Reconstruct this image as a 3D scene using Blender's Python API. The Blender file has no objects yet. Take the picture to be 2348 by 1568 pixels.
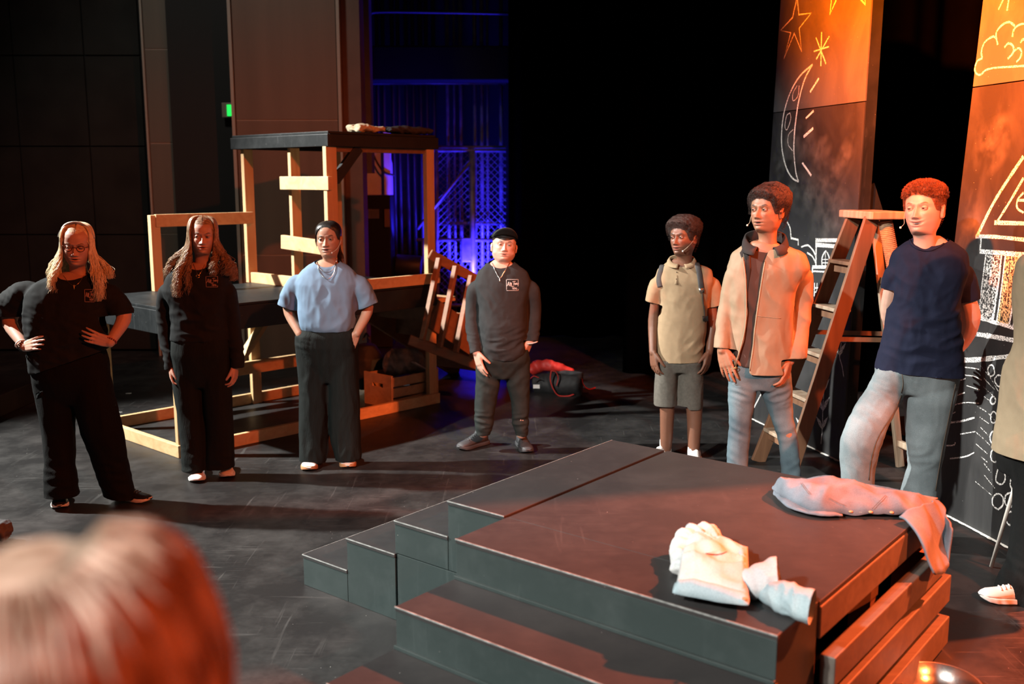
import bpy, bmesh, math, random
import numpy as np
from mathutils import Vector, Matrix, noise as mnoise

# ------------------------------------------------------------------ camera, world, lights
SC = bpy.context.scene
FPX, CX, CY = 2283.0, 1174.0, 784.0          # focal length and centre in pixels of the 2348 x 1568 frame
PITCH, EYE = math.radians(9.35), 1.95
cam_d = bpy.data.cameras.new('camera'); cam = bpy.data.objects.new('camera', cam_d)
SC.collection.objects.link(cam); SC.camera = cam
cam.location = (0, 0, EYE); cam.rotation_euler = (math.radians(90) - PITCH, 0, 0)
cam_d.sensor_width = 36; cam_d.lens = 36 * FPX / 2348; cam_d.clip_start = .02; cam_d.clip_end = 100
cam_d.dof.use_dof = True; cam_d.dof.focus_distance = 5.4; cam_d.dof.aperture_fstop = 2.1
W = bpy.data.worlds.new('dark_theatre'); SC.world = W; W.use_nodes = True
W.node_tree.nodes['Background'].inputs[0].default_value = (.9, .92, 1, 1)
W.node_tree.nodes['Background'].inputs[1].default_value = .008
vs = SC.view_settings; vs.view_transform = 'Standard'; vs.look = 'None'; vs.gamma = 1; vs.use_curve_mapping = False
vs.exposure = 0.0

def spot(name, loc, target, power, color, size=40, blend=.3, radius=.12):
    l = bpy.data.lights.new(name, 'SPOT'); l.energy = power; l.color = color
    l.spot_size = math.radians(size); l.spot_blend = blend; l.shadow_soft_size = radius
    o = bpy.data.objects.new(name, l); SC.collection.objects.link(o); o.location = loc
    o.rotation_euler = (Vector(target) - Vector(loc)).to_track_quat('-Z', 'Y').to_euler()
    return o
WHITE = (1.0, .985, .93); RED = (1.0, .115, .025); ORANGE = (1.0, .125, .002); BLUE = (.03, .02, 1.0)
spot('side_key_light', (-8.2, 6.8, 6.4), (-2.0, 6.4, .85), 12500, WHITE, 40, .5, .10)            # cool white boom from the audience left
spot('front_key_light', (-5.6, -3.2, 6.4), (1.05, 5.0, .45), 6600, (1, .97, .9), 30, .35, .12)   # front of house, left
spot('front_low_fill', (-5.2, -3.4, 6.2), (-.9, 2.4, .2), 3000, (1, .97, .92), 34, .7, .12)    # added white fill for the foreground head and left floor
spot('overhead_fill', (-3.4, 6.4, 7.6), (-3.0, 10.5, 2.4), 420, (1, .93, .82), 56, .8, .3)     # added weak fill to lift the piers at the back
spot('red_side_light', (6.5, 5.6, 6.4), (.7, 3.8, .4), 18500, (1, .125, .03), 34, .6, .12)               # red boom from the stage right
spot('red_front_light', (4.6, -2.6, 6.2), (1.95, 5.2, .8), 5600, (1, .17, .042), 27, .5, .12)
spot('red_far_light', (4.9, -2.4, 6.2), (-.6, 7.2, .7), 2900, (1, .15, .035), 36, .6, .12)
spot('red_head_fill', (5.4, -1.8, 4.4), (-.3, .9, 1.7), 800, RED, 16, .6, .1)  # added red fill aimed only at the foreground head
spot('orange_flat_light', (-3.0, 1.5, 6.0), (2.5, 5.1, 3.85), 100000, ORANGE, 35, .8, .15)
spot('blue_wing_light', (-.45, 12.45, .6), (-.4, 13.2, 2.6), 1100, BLUE, 125, .8, .1)
spot('blue_alcove_light', (-1.2, 11.55, 1.3), (-1.66, 12.02, 1.95), 110, BLUE, 110, .6, .05)

# ------------------------------------------------------------------ picture-to-place helpers
FW = np.array([0, math.cos(PITCH), -math.sin(PITCH)]); UP = np.array([0, math.sin(PITCH), math.cos(PITCH)])
CAM = np.array([0, 0, EYE]); Z = np.array([0, 0, 1.0]); X = np.array([1.0, 0, 0])
def ray(u, v): return FW + X * (u - CX) / FPX + UP * (CY - v) / FPX
def G(u, v, z=0.0):
    d = ray(u, v); return CAM + d * (z - EYE) / d[2]
def D(u, v, y):
    d = ray(u, v); return CAM + d * y / d[1]
def PL(u, v, p0, n):
    d = ray(u, v); return CAM + d * ((np.asarray(p0) - CAM) @ n) / (d @ n)
def unit(a): a = np.asarray(a, float); return a / np.linalg.norm(a)
def ang(deg): return np.array([math.cos(math.radians(deg)), math.sin(math.radians(deg)), 0.0])
def sst(x, a, b):
    t = np.clip((np.asarray(x, float) - a) / (b - a), 0, 1); return t * t * (3 - 2 * t)
R = random.Random(7)

# ------------------------------------------------------------------ materials
MATS = {}
def nmat(name):
    m = bpy.data.materials.new(name); m.use_nodes = True; nt = m.node_tree
    return m, nt, nt.nodes['Principled BSDF']
def setp(b, **k):
    for kk, v in k.items():
        i = b.inputs[kk.replace('_', ' ')]
        i.default_value = v
def mat(name, col, rough=.6, var=.0, scale=6.0, bump=0.0, bscale=60.0, metal=0.0, stretch=(1, 1, 1), col2=None, spec=.5, sheen=0.0, coat=0.0, detail=5.0):
    m, nt, b = nmat(name); setp(b, Roughness=rough, Metallic=metal, Specular_IOR_Level=spec)
    b.inputs['Base Color'].default_value = (*col, 1)
    if sheen: b.inputs['Sheen Weight'].default_value = sheen
    if coat: b.inputs['Coat Weight'].default_value = coat
    tc = nt.nodes.new('ShaderNodeTexCoord'); mp = nt.nodes.new('ShaderNodeMapping'); mp.inputs['Scale'].default_value = stretch
    nt.links.new(tc.outputs['Object'], mp.inputs[0])
    if var or col2:
        n = nt.nodes.new('ShaderNodeTexNoise'); n.inputs['Scale'].default_value = scale; n.inputs['Detail'].default_value = detail
        nt.links.new(mp.outputs[0], n.inputs['Vector'])
        r = nt.nodes.new('ShaderNodeValToRGB'); r.color_ramp.elements[0].position = .3; r.color_ramp.elements[1].position = .7
        c2 = col2 or tuple(c * (1 - var) for c in col); c1 = col if col2 else tuple(min(1, c * (1 + var)) for c in col)
        r.color_ramp.elements[0].color = (*c2, 1); r.color_ramp.elements[1].color = (*c1, 1)
        nt.links.new(n.outputs[0], r.inputs[0]); nt.links.new(r.outputs[0], b.inputs['Base Color'])
    if bump:
        n2 = nt.nodes.new('ShaderNodeTexNoise'); n2.inputs['Scale'].default_value = bscale; n2.inputs['Detail'].default_value = 4
        nt.links.new(mp.outputs[0], n2.inputs['Vector'])
        bp = nt.nodes.new('ShaderNodeBump'); bp.inputs['Strength'].default_value = bump; bp.inputs['Distance'].default_value = .01
        nt.links.new(n2.outputs[0], bp.inputs['Height']); nt.links.new(bp.outputs[0], b.inputs['Normal'])
    MATS[name] = m; return m
def painted(name, base, worn, rough=.5, amount=.5, scratch=.55, scale=3.0, dust=None):
    """black stage paint with scuffs, hair-line scratches and specks of chalk dust"""
    m, nt, b = nmat(name); L = nt.links; setp(b, Roughness=rough, Specular_IOR_Level=.28)
    tc = nt.nodes.new('ShaderNodeTexCoord')
    def noise(sc, det=6, rgh=.6, vec=None, dist=0.0):
        n = nt.nodes.new('ShaderNodeTexNoise'); n.inputs['Scale'].default_value = sc; n.inputs['Detail'].default_value = det
        n.inputs['Roughness'].default_value = rgh; n.inputs['Distortion'].default_value = dist
        L.new(vec or tc.outputs['Object'], n.inputs['Vector']); return n.outputs[0]
    def ramp(x, a, c):
        r = nt.nodes.new('ShaderNodeMapRange'); r.inputs[1].default_value = a; r.inputs[2].default_value = c
        L.new(x, r.inputs[0]); return r.outputs[0]
    def mth(op, a, c):
        q = nt.nodes.new('ShaderNodeMath'); q.operation = op; q.use_clamp = True
        for i, s in enumerate((a, c)):
            if isinstance(s, (int, float)): q.inputs[i].default_value = s
            else: L.new(s, q.inputs[i])
        return q.outputs[0]
    big = ramp(noise(scale, 8, .68), .42, .78)
    lines = None
    for k, (rot, st) in enumerate(((.5, (1.2, 26, 1)), (-.7, (22, 1.1, 1)), (1.2, (1.5, 30, 1)))):
        mp = nt.nodes.new('ShaderNodeMapping'); mp.inputs['Rotation'].default_value = (0, 0, rot); mp.inputs['Scale'].default_value = st
        mp.inputs['Location'].default_value = (k * 3.1, k * 1.7, 0)
        L.new(tc.outputs['Object'], mp.inputs[0])
        s = ramp(noise(1.6, 3, .6, mp.outputs[0], .8), .635, .70)
        lines = s if lines is None else mth('MAXIMUM', lines, s)
    lines = mth('MULTIPLY', lines, ramp(noise(1.3, 3), .4, .65))
    fac = mth('ADD', mth('MULTIPLY', big, amount), mth('MULTIPLY', lines, scratch))
    vor = nt.nodes.new('ShaderNodeTexVoronoi'); vor.inputs['Scale'].default_value = 26; L.new(tc.outputs['Object'], vor.inputs['Vector'])
    speck = ramp(vor.outputs['Distance'], .045, .02)
    mask = mth('MULTIPLY', speck, ramp(noise(5, 2), .5, .6))
    mx = nt.nodes.new('ShaderNodeMix'); mx.data_type = 'RGBA'; mx.inputs[6].default_value = (*base, 1); mx.inputs[7].default_value = (*worn, 1)
    L.new(fac, mx.inputs[0])
    mx2 = nt.nodes.new('ShaderNodeMix'); mx2.data_type = 'RGBA'; mx2.inputs[7].default_value = (.55, .53, .5, 1)
    L.new(mx.outputs[2], mx2.inputs[6]); L.new(mask, mx2.inputs[0]); L.new(mx2.outputs[2], b.inputs['Base Color'])
    rr = nt.nodes.new('ShaderNodeMapRange'); rr.inputs[3].default_value = rough - .08; rr.inputs[4].default_value = rough + .2
    L.new(fac, rr.inputs[0]); L.new(rr.outputs[0], b.inputs['Roughness'])
    bp = nt.nodes.new('ShaderNodeBump'); bp.inputs['Strength'].default_value = .12; bp.inputs['Distance'].default_value = .004
    L.new(noise(40, 4), bp.inputs['Height']); L.new(bp.outputs[0], b.inputs['Normal'])
    MATS[name] = m; return m
def wood(name, c1, c2, scale=14, axis=0, rough=.6, knots=True):
    m, nt, b = nmat(name); L = nt.links; setp(b, Roughness=rough)
    tc = nt.nodes.new('ShaderNodeTexCoord'); mp = nt.nodes.new('ShaderNodeMapping')
    st = [1.0, 1.0, 1.0]; st[axis] = .06; mp.inputs['Scale'].default_value = st; L.new(tc.outputs['Generated' if False else 'Object'], mp.inputs[0])
    n = nt.nodes.new('ShaderNodeTexNoise'); n.inputs['Scale'].default_value = scale; n.inputs['Detail'].default_value = 6; n.inputs['Distortion'].default_value = 1.2
    L.new(mp.outputs[0], n.inputs['Vector'])
    r = nt.nodes.new('ShaderNodeValToRGB'); e = r.color_ramp.elements; e[0].position = .3; e[0].color = (*c2, 1); e[1].position = .68; e[1].color = (*c1, 1)
    L.new(n.outputs[0], r.inputs[0]); out = r.outputs[0]
    if knots:
        v = nt.nodes.new('ShaderNodeTexVoronoi'); v.inputs['Scale'].default_value = 3.1; L.new(tc.outputs['Object'], v.inputs['Vector'])
        mr = nt.nodes.new('ShaderNodeMapRange'); mr.inputs[1].default_value = .11; mr.inputs[2].default_value = .05; L.new(v.outputs['Distance'], mr.inputs[0])
        mx = nt.nodes.new('ShaderNodeMix'); mx.data_type = 'RGBA'; mx.inputs[7].default_value = (*[c * .35 for c in c2], 1)
        L.new(mr.outputs[0], mx.inputs[0]); L.new(out, mx.inputs[6]); out = mx.outputs[2]
    L.new(out, b.inputs['Base Color'])
    bp = nt.nodes.new('ShaderNodeBump'); bp.inputs['Strength'].default_value = .15; bp.inputs['Distance'].default_value = .003
    L.new(n.outputs[0], bp.inputs['Height']); L.new(bp.outputs[0], b.inputs['Normal'])
    MATS[name] = m; return m
def chalk(name, col, lo=.36, hi=.5, scale=150):
    """chalk line: breaks up into grain where the board shows through"""
    m, nt, b = nmat(name); L = nt.links; setp(b, Roughness=.95); b.inputs['Base Color'].default_value = (*col, 1)
    tc = nt.nodes.new('ShaderNodeTexCoord'); n = nt.nodes.new('ShaderNodeTexNoise'); n.inputs['Scale'].default_value = scale; n.inputs['Detail'].default_value = 3
    L.new(tc.outputs['Object'], n.inputs['Vector'])
    mr = nt.nodes.new('ShaderNodeMapRange'); mr.inputs[1].default_value = lo; mr.inputs[2].default_value = hi
    L.new(n.outputs[0], mr.inputs[0]); L.new(mr.outputs[0], b.inputs['Alpha']); MATS[name] = m; return m

painted('stage_floor', (.013, .0125, .0125), (.046, .044, .042), .48, .65, .75, 3.4)
painted('step_face', (.021, .031, .0305), (.044, .058, .058), .55, .40, .30, 5.0)
painted('step_tread', (.024, .0235, .024), (.048, .046, .044), .5, .40, .22, 4.0)
mat('worn_lit_edge', (.17, .185, .18), .7, .35, 40)  # tread edges: worn paint with the bevel highlight put into the colour
painted('deck_black', (.011, .013, .014), (.032, .036, .038), .5, .45, .5, 4.0)
wood('pine', (.62, .42, .22), (.50, .31, .145)); wood('pine_up', (.62, .42, .22), (.50, .31, .145), axis=2)
wood('pine_grey', (.10, .088, .074), (.065, .056, .048)); wood('crate_wood', (.50, .32, .17), (.38, .22, .11))
wood('ladder_wood', (.21, .105, .055), (.14, .065, .034), axis=2, knots=False); wood('ladder_worn', (.42, .33, .24), (.26, .17, .11), axis=2, knots=False)
wood('pine_dimmed', (.27, .125, .06), (.19, .085, .04), knots=False); wood('dark_pine', (.20, .11, .06), (.14, .075, .04))  # railing pine darkened in colour to stand in for weaker side light
mat('wall_dark', (.016, .0155, .014), .85, .25, 3, .15, 300, spec=.2)
mat('wall_black', (.006, .006, .006), .8); mat('seam_dark', (.004, .004, .004), .9)
mat('panel_taupe', (.105, .085, .066), .6, .12, 5, .05, 90, stretch=(1, 1, .06)); mat('panel_brown', (.135, .082, .058), .55, .12, 5, .05, 90, stretch=(1, 1, .06))
mat('panel_joint', (.30, .26, .22), .5); mat('wall_warm', (.11, .065, .05), .7, .1); mat('wall_grey', (.075, .07, .07), .8, .15)
mat('curtain_black', (.0008, .00075, .0008), 1, .2, 3, spec=0); mat('wing_white', (.55, .55, .55), .8, .1); mat('pipe', (.10, .10, .11), .4, .45, 9)
mat('pipe_dim', (.014, .014, .015), .5, .3, 9); mat('black_metal', (.005, .005, .0055), .7, spec=.2); mat('steel', (.55, .53, .5), .28, metal=1.0, var=.15, scale=4, bump=.05)
mat('cable', (.008, .008, .008), .5); mat('mesh_wire', (.09, .09, .10), .45)
m, nt, b = nmat('exit_green'); b.inputs['Emission Color'].default_value = (.02, .9, .12, 1); b.inputs['Emission Strength'].default_value = 1.1; setp(b, Base_Color=(.02, .3, .05, 1)); MATS['exit_green'] = m
mat('exit_case', (.22, .19, .15), .6)
# chalkboard: smudged black board
def board(name, amount, base=.020):
    m, nt, b = nmat(name); L = nt.links; setp(b, Roughness=.62)
    tc = nt.nodes.new('ShaderNodeTexCoord'); mp = nt.nodes.new('ShaderNodeMapping'); mp.inputs['Scale'].default_value = (1, 1, .55); mp.inputs['Rotation'].default_value = (.5, .2, 0)
    L.new(tc.outputs['Object'], mp.inputs[0])
    n = nt.nodes.new('ShaderNodeTexNoise'); n.inputs['Scale'].default_value = 3.2; n.inputs['Detail'].default_value = 7; n.inputs['Roughness'].default_value = .62; n.inputs['Distortion'].default_value = .6
    L.new(mp.outputs[0], n.inputs['Vector'])
    r = nt.nodes.new('ShaderNodeValToRGB'); e = r.color_ramp.elements; e[0].position = .42; e[0].color = (base, base * 1.03, base * 1.06, 1); e[1].position = .85; e[1].color = (amount, amount, amount, 1)
    L.new(n.outputs[0], r.inputs[0])
    vor = nt.nodes.new('ShaderNodeTexVoronoi'); vor.inputs['Scale'].default_value = 30; L.new(tc.outputs['Object'], vor.inputs['Vector'])
    mr = nt.nodes.new('ShaderNodeMapRange'); mr.inputs[1].default_value = .06; mr.inputs[2].default_value = .03; L.new(vor.outputs['Distance'], mr.inputs[0])
    n2 = nt.nodes.new('ShaderNodeTexNoise'); n2.inputs['Scale'].default_value = 4; L.new(tc.outputs['Object'], n2.inputs['Vector'])
    m2 = nt.nodes.new('ShaderNodeMapRange'); m2.inputs[1].default_value = .52; m2.inputs[2].default_value = .6; L.new(n2.outputs[0], m2.inputs[0])
    q = nt.nodes.new('ShaderNodeMath'); q.operation = 'MULTIPLY'; L.new(mr.outputs[0], q.inputs[0]); L.new(m2.outputs[0], q.inputs[1])
    mx = nt.nodes.new('ShaderNodeMix'); mx.data_type = 'RGBA'; mx.inputs[7].default_value = (.5, .5, .5, 1)
    L.new(q.outputs[0], mx.inputs[0]); L.new(r.outputs[0], mx.inputs[6]); L.new(mx.outputs[2], b.inputs['Base Color']); MATS[name] = m
board('chalkboard', .11, .055); board('chalkboard_smudged', .045, .012)  # upper boards given a lighter tone to look more strongly lit
chalk('chalk_white', (.86, .85, .82)); chalk('chalk_fill', (.72, .70, .66), .44, .60, 90); chalk('chalk_smear', (.12, .118, .115), .38, .95, 9.0); chalk('chalk_dust', (.9, .87, .8), .28, .42, 70)
m = MATS['chalk_smear']; nt = m.node_tree; b = nt.nodes['Principled BSDF']; fa_ = nt.nodes.new('ShaderNodeAttribute'); fa_.attribute_name = 'fade'; mu = nt.nodes.new('ShaderNodeMath'); mu.operation = 'MULTIPLY'
nt.links.new(b.inputs['Alpha'].links[0].from_socket, mu.inputs[0]); nt.links.new(fa_.outputs['Fac'], mu.inputs[1]); nt.links.new(mu.outputs[0], b.inputs['Alpha'])
chalk('chalk_ochre', (.80, .56, .26), .40, .6, 90)

# ------------------------------------------------------------------ mesh helpers
def link(o): SC.collection.objects.link(o); return o
class MB:
    def __init__(self): self.v = []; self.f = []; self.n = 0; self.mi = []
    def add(self, v, f, mi=0):
        v = np.asarray(v, float).reshape(-1, 3); self.v.append(v)
        for q in f: self.f.append([i + self.n for i in q]); self.mi.append(mi)
        self.n += len(v); return self
    def box(self, c, ax, ay, az, sx, sy, sz, mi=0):
        """box centred at c with full sizes along the unit axes"""
        c = np.asarray(c, float); ax, ay, az = (unit(a) for a in (ax, ay, az)); v = []
        for k in (-.5, .5):
            for i, j in ((-.5, -.5), (.5, -.5), (.5, .5), (-.5, .5)): v.append(c + ax * sx * i + ay * sy * j + az * sz * k)
        f = [[3, 2, 1, 0], [4, 5, 6, 7]] + [[i, (i + 1) % 4, (i + 1) % 4 + 4, i + 4] for i in range(4)]
        return self.add(v, f, mi)
    def bar(self, p, q, w, h, up=Z, mi=0):
        """timber from p to q: w across, h along 'up'"""
        p, q = np.asarray(p, float), np.asarray(q, float); a = unit(q - p); s = np.cross(up, a)
        s = unit(s) if np.linalg.norm(s) > 1e-6 else unit(np.cross(X, a)); u = np.cross(a, s)
        return self.box((p + q) / 2, a, s, u, np.linalg.norm(q - p), w, h, mi)
    def prism(self, poly, off, mi=0):
        """polygon extruded by a vector"""
        poly = np.asarray(poly, float); n = len(poly); off = np.asarray(off, float)
        v = np.vstack([poly, poly + off]); f = [list(range(n))[::-1], list(range(n, 2 * n))] + [[i, (i + 1) % n, n + (i + 1) % n, n + i] for i in range(n)]
        return self.add(v, f, mi)
    def rings(self, rings, cap=True, closed=False, mi=0):
        n = len(rings[0]); v = np.vstack(rings); f = []; m = len(rings)
        for k in range(m if closed else m - 1):
            a, c = k * n, ((k + 1) % m) * n
            for i in range(n): j = (i + 1) % n; f.append([a + i, a + j, c + j, c + i])
        if cap and not closed: f.append(list(range(n))[::-1]); f.append(list(range((m - 1) * n, m * n)))
        return self.add(v, f, mi)
    def tube(self, pts, r, n=8, cap=True, closed=False, flat=1.0, mi=0, ref=None):
        pts = np.asarray(pts, float); m = len(pts); rr = np.broadcast_to(np.asarray(r, float), (m,)); rs = []
        if closed: t = np.roll(pts, -1, 0) - np.roll(pts, 1, 0)
        else: t = np.gradient(pts, axis=0)
        t /= np.linalg.norm(t, axis=1)[:, None] + 1e-12
        s = np.asarray(ref, float) if ref is not None else (Z if abs(t[0][2]) < .9 else X)
        th = np.arange(n) * 2 * math.pi / n
        for k in range(m):
            s = s - t[k] * (s @ t[k]); s = unit(s); w = np.cross(t[k], s)
            rs.append(pts[k] + rr[k] * (np.cos(th)[:, None] * s * flat + np.sin(th)[:, None] * w))
        return self.rings(rs, cap, closed, mi)
    def lathe(self, prof, c=(0, 0, 0), n=32, mi=0):
        rs = [np.array([[r * math.cos(2 * math.pi * i / n), r * math.sin(2 * math.pi * i / n), z] for i in range(n)]) + np.asarray(c) for r, z in prof]
        return self.rings(rs, True, False, mi)
    def mesh(self, name):
        me = bpy.data.meshes.new(name); me.from_pydata(np.vstack(self.v).tolist(), [], self.f)
        if any(self.mi): me.polygons.foreach_set('material_index', self.mi)
        bm = bmesh.new(); bm.from_mesh(me); bmesh.ops.recalc_face_normals(bm, faces=bm.faces); bm.to_mesh(me); bm.free()
        return me
    def build(self, name, mats, parent=None, smooth=False, bevel=0.0):
        return place(name, self.mesh(name), mats, parent, smooth, bevel)
def place(name, me, mats, parent=None, smooth=False, bevel=0.0):
    """link a mesh whose vertices are in world coordinates; origin goes to the thing's base"""
    o = bpy.data.objects.new(name, me); link(o)
    for m in ([mats] if isinstance(mats, str) else mats): me.materials.append(MATS[m])
    if parent is None:
        co = np.empty(len(me.vertices) * 3); me.vertices.foreach_get('co', co); co = co.reshape(-1, 3)
        base = (co.min(0) + co.max(0)) / 2; base[2] = co[:, 2].min(); co -= base; me.vertices.foreach_set('co', co.ravel()); o.location = base
        WL[o.name] = base
    else:
        o.parent = parent; o.location = [-x for x in WL[parent.name]]; WL[o.name] = np.zeros(3)
    if smooth: me.polygons.foreach_set('use_smooth', [True] * len(me.polygons))
    if bevel:
        md = o.modifiers.new('bevel', 'BEVEL'); md.width = bevel; md.segments = 2; md.limit_method = 'ANGLE'
    me.update(); return o
WL = {}
def thing(name, label, cat, loc=(0, 0, 0), group=None):
    o = bpy.data.objects.new(name, None); link(o); o.empty_display_size = .1; o.location = loc; WL[o.name] = np.asarray(loc, float)
    o['label'] = label; o['category'] = cat
    if group: o['group'] = group
    return o
def tag(o, label, cat, group=None):
    o['label'] = label; o['category'] = cat
    if group: o['group'] = group
    return o
def struct(o): o['kind'] = 'structure'; return o
def curve(pts, k=8):
    """Catmull-Rom through the points"""
    P = np.asarray(pts, float); P = np.vstack([2 * P[0] - P[1], P, 2 * P[-1] - P[-2]]); out = []
    for i in range(1, len(P) - 2):
        for t in np.arange(k) / k:
            out.append(.5 * (2 * P[i] + (P[i + 1] - P[i - 1]) * t + (2 * P[i - 1] - 5 * P[i] + 4 * P[i + 1] - P[i + 2]) * t * t + (3 * P[i] - P[i - 1] - 3 * P[i + 1] + P[i + 2]) * t ** 3))
    out.append(P[-2]); return np.array(out)
# ------------------------------------------------------------------ the room
YB = 11.2
struct(MB().box((0, 5.5, -.05), X, (0, 1, 0), Z, 24, 19, .1).build('floor', 'stage_floor'))
struct(MB().box((0, 14.6, 4), X, (0, 1, 0), Z, 24, .1, 8).build('wall_back', 'wall_black'))
struct(MB().box((11.9, 5.5, 4), X, (0, 1, 0), Z, .1, 19, 8).build('wall_right', 'wall_black'))
struct(MB().box((-11.9, 5.5, 4), X, (0, 1, 0), Z, .1, 19, 8).build('wall_side', 'wall_black'))
# panelled dark auditorium wall on the left
wl = struct(MB().box((-7.6, YB + .12, 3.3), X, (0, 1, 0), Z, 7.6, .14, 6.6).build('wall_left', 'seam_dark'))
zs = [D(100, v, YB)[2] for v in (735, 530, 331, 127)]; dz = (zs[3] - zs[0]) / 3; zr = [0.02] + [zs[0] + dz * k for k in range(-1, 6)]
xs = [D(u, 127, YB)[0] for u in (320, 191, 28)]; xs = [xs[0], xs[1]] + [xs[2] - .815 * k for k in range(5)]
for i in range(len(xs) - 1):
    for j in range(len(zr) - 1):
        MB().box(((xs[i] + xs[i + 1]) / 2, YB + .03, (zr[j] + zr[j + 1]) / 2), X, (0, 1, 0), Z, abs(xs[i] - xs[i + 1]) - .014, .04, zr[j + 1] - zr[j] - .014).build('panel', 'wall_dark', wl, bevel=.003)
def pilaster(name, u0, u1, vtop, y, cuts, m, edge=.035):
    """wood panel pier: panels stacked between light joints, light edge strips"""
    x0, x1 = D(u0, vtop, y)[0], D(u1, vtop, y)[0]; zz = [0] + sorted(D(600, v, y)[2] for v in cuts) + [6.6]
    w = struct(MB().box(((x0 + x1) / 2, y + .2, 3.3), X, (0, 1, 0), Z, x1 - x0, .32, 6.6).build(name, m))
    for j in range(len(zz) - 1):
        MB().box(((x0 + x1) / 2, y + .03, (zz[j] + zz[j + 1]) / 2), X, (0, 1, 0), Z, x1 - x0 - 2 * edge, .03, zz[j + 1] - zz[j] - .014).build('panel', m, w)
        if j: MB().box(((x0 + x1) / 2, y + .032, zz[j]), X, (0, 1, 0), Z, x1 - x0 - 2 * edge, .02, .016).build('joint_strip', 'panel_joint', w)
    for xx in (x0 + edge / 2 - .004, x1 - edge / 2 + .004): MB().box((xx, y + .02, 3.3), X, (0, 1, 0), Z, edge * .7, .05, 6.6).build('edge_strip', 'panel_joint', w)
    return w, x0, x1
w1, a0, a1 = pilaster('wall_pier', 318, 414, 0, 10.9, (112, 328, 536), 'panel_taupe', .03)
MB().box((a1 + .035, 10.98, (D(430, 318, 10.9)[2]) / 2), X, (0, 1, 0), Z, .075, .12, D(430, 318, 10.9)[2]).build('door_trim', 'panel_taupe', w1)
w2, b0, b1 = pilaster('wall_pier', 519, 777, 0, 10.35, (275, 585), 'panel_brown', .045)
MB().box((b1 + .085, 10.62, 3.3), X, (0, 1, 0), Z, .19, .3, 6.6).build('return_strip', 'wall_warm', w2)
xg0, xg1 = D(803, 100, 10.9)[0], D(847, 100, 10.9)[0]
wg = struct(MB().box(((xg0 + xg1) / 2, 11.0, 4.2), X, (0, 1, 0), Z, xg1 - xg0, .2, 4.4).build('wall_wing', 'wall_grey'))
struct(MB().box(((a1 + b0) / 2, 10.88, 3.3), X, (0, 1, 0), Z, b0 - a1 + .3, .06, 6.6).build('wall_recess', 'wall_black'))
ex = thing('exit_sign', 'small lit green exit sign half hidden behind the brown panelled pier', 'sign', D(520, 270, 10.80))
p0, p1 = D(510, 236, 10.805), D(534, 270, 10.805)
MB().box(((p0 + p1) / 2), X, (0, 1, 0), Z, p1[0] - p0[0], .08, p0[2] - p1[2]).build('case', 'exit_case', ex, bevel=.006)
q0, q1 = D(520, 240, 10.76), D(532, 266, 10.76)
MB().box((q0 + q1) / 2, X, (0, 1, 0), Z, q1[0] - q0[0], .01, q0[2] - q1[2]).build('lit_face', 'exit_green', ex)

def drape(name, x0, x1, y, h, m, label, waves, amp=.09):
    n = int((x1 - x0) * 26); rows = 7; v = []; f = []; rr = random.Random(int(x0 * 31 + 77))
    ph = [rr.uniform(0, 6) for _ in range(4)]
    for j in range(rows + 1):
        for i in range(n + 1):
            t = i / n * (x1 - x0); k = 1 - .25 * j / rows
            yy = amp * k * (math.sin(t * waves + ph[0] + .5 * math.sin(t * 1.7 + ph[1])) + .45 * math.sin(t * waves * 2.3 + ph[2] + j * .12))
            v.append((x0 + t, y + yy, .01 + h * j / rows))
    for j in range(rows):
        for i in range(n): a = j * (n + 1) + i; f.append([a, a + 1, a + n + 2, a + n + 1])
    o = MB().add(v, f).build(name, m, None, True); md = o.modifiers.new('cloth', 'SOLIDIFY'); md.thickness = .01
    return tag(o, label, 'curtain', 'black stage drapes')
drape('stage_curtain', D(1166, 300, 12.2)[0], 4.6, 12.2, 7.4, 'curtain_black', 'wide black velvet curtain across the back of the stage', 9)
drape('stage_curtain', D(1440, 300, 9.9)[0], D(1830, 300, 9.9)[0], 9.9, 7.4, 'curtain_black', 'narrow black curtain leg hanging left of the chalk moon flat', 11)
drape('stage_curtain', D(1990, 300, 8.9)[0], 8.5, 8.9, 7.4, 'curtain_black', 'black curtain leg hanging between the two chalkboard flats', 10)

# ------------------------------------------------------------------ dark wing with blue light
YW = 12.9
rack = thing('pipe_rack', 'row of tall vertical steel pipes lit blue in the dark wing', 'pipe rack', D(1080, 640, YW))
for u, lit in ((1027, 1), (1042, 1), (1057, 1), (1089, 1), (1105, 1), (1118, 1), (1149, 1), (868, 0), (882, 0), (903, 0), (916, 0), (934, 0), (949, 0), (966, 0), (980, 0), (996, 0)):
    p = D(u, 300, YW); MB().tube([(p[0], p[1], .02), (p[0], p[1], 5.2)], .024 if u not in (1042, 1118) else .015, 10).build('pipe', 'pipe' if lit else 'pipe_dim', rack, True)  # dimmer pipes take a darker colour in place of weaker light
for v, ua, ub in ((338, 985, 1160), (512, 1000, 1158), (190, 850, 1160)):
    MB().tube([D(ua, v, YW - .06), D(ub, v, YW - .06)], .022, 10).build('crossbar', 'pipe', rack, True)
pa, pb = D(850, 188, YW - .25), D(1170, 108, YW - .25)
tag(MB().box((pa + pb) / 2, X, (0, 1, 0), Z, pb[0] - pa[0], .3, pb[2] - pa[2]).build('truss_box', 'black_metal', None, bevel=.02), 'long black box beam across the pipes in the wing', 'beam')
arch = curve([D(842, 205, YW - .5) * np.array([1, 1, 0]), D(842, 205, YW - .5), D(842, 60, YW - .5), D(848, 35, YW - .5), D(870, 27, YW - .5), D(1000, 28, YW - .5), D(1165, 31, YW - .5)], 6)
tag(MB().tube(arch, .02, 8).build('bent_pipe', 'pipe_dim', None, True), 'thin bent pipe arching above the wing opening', 'pipe')
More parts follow.
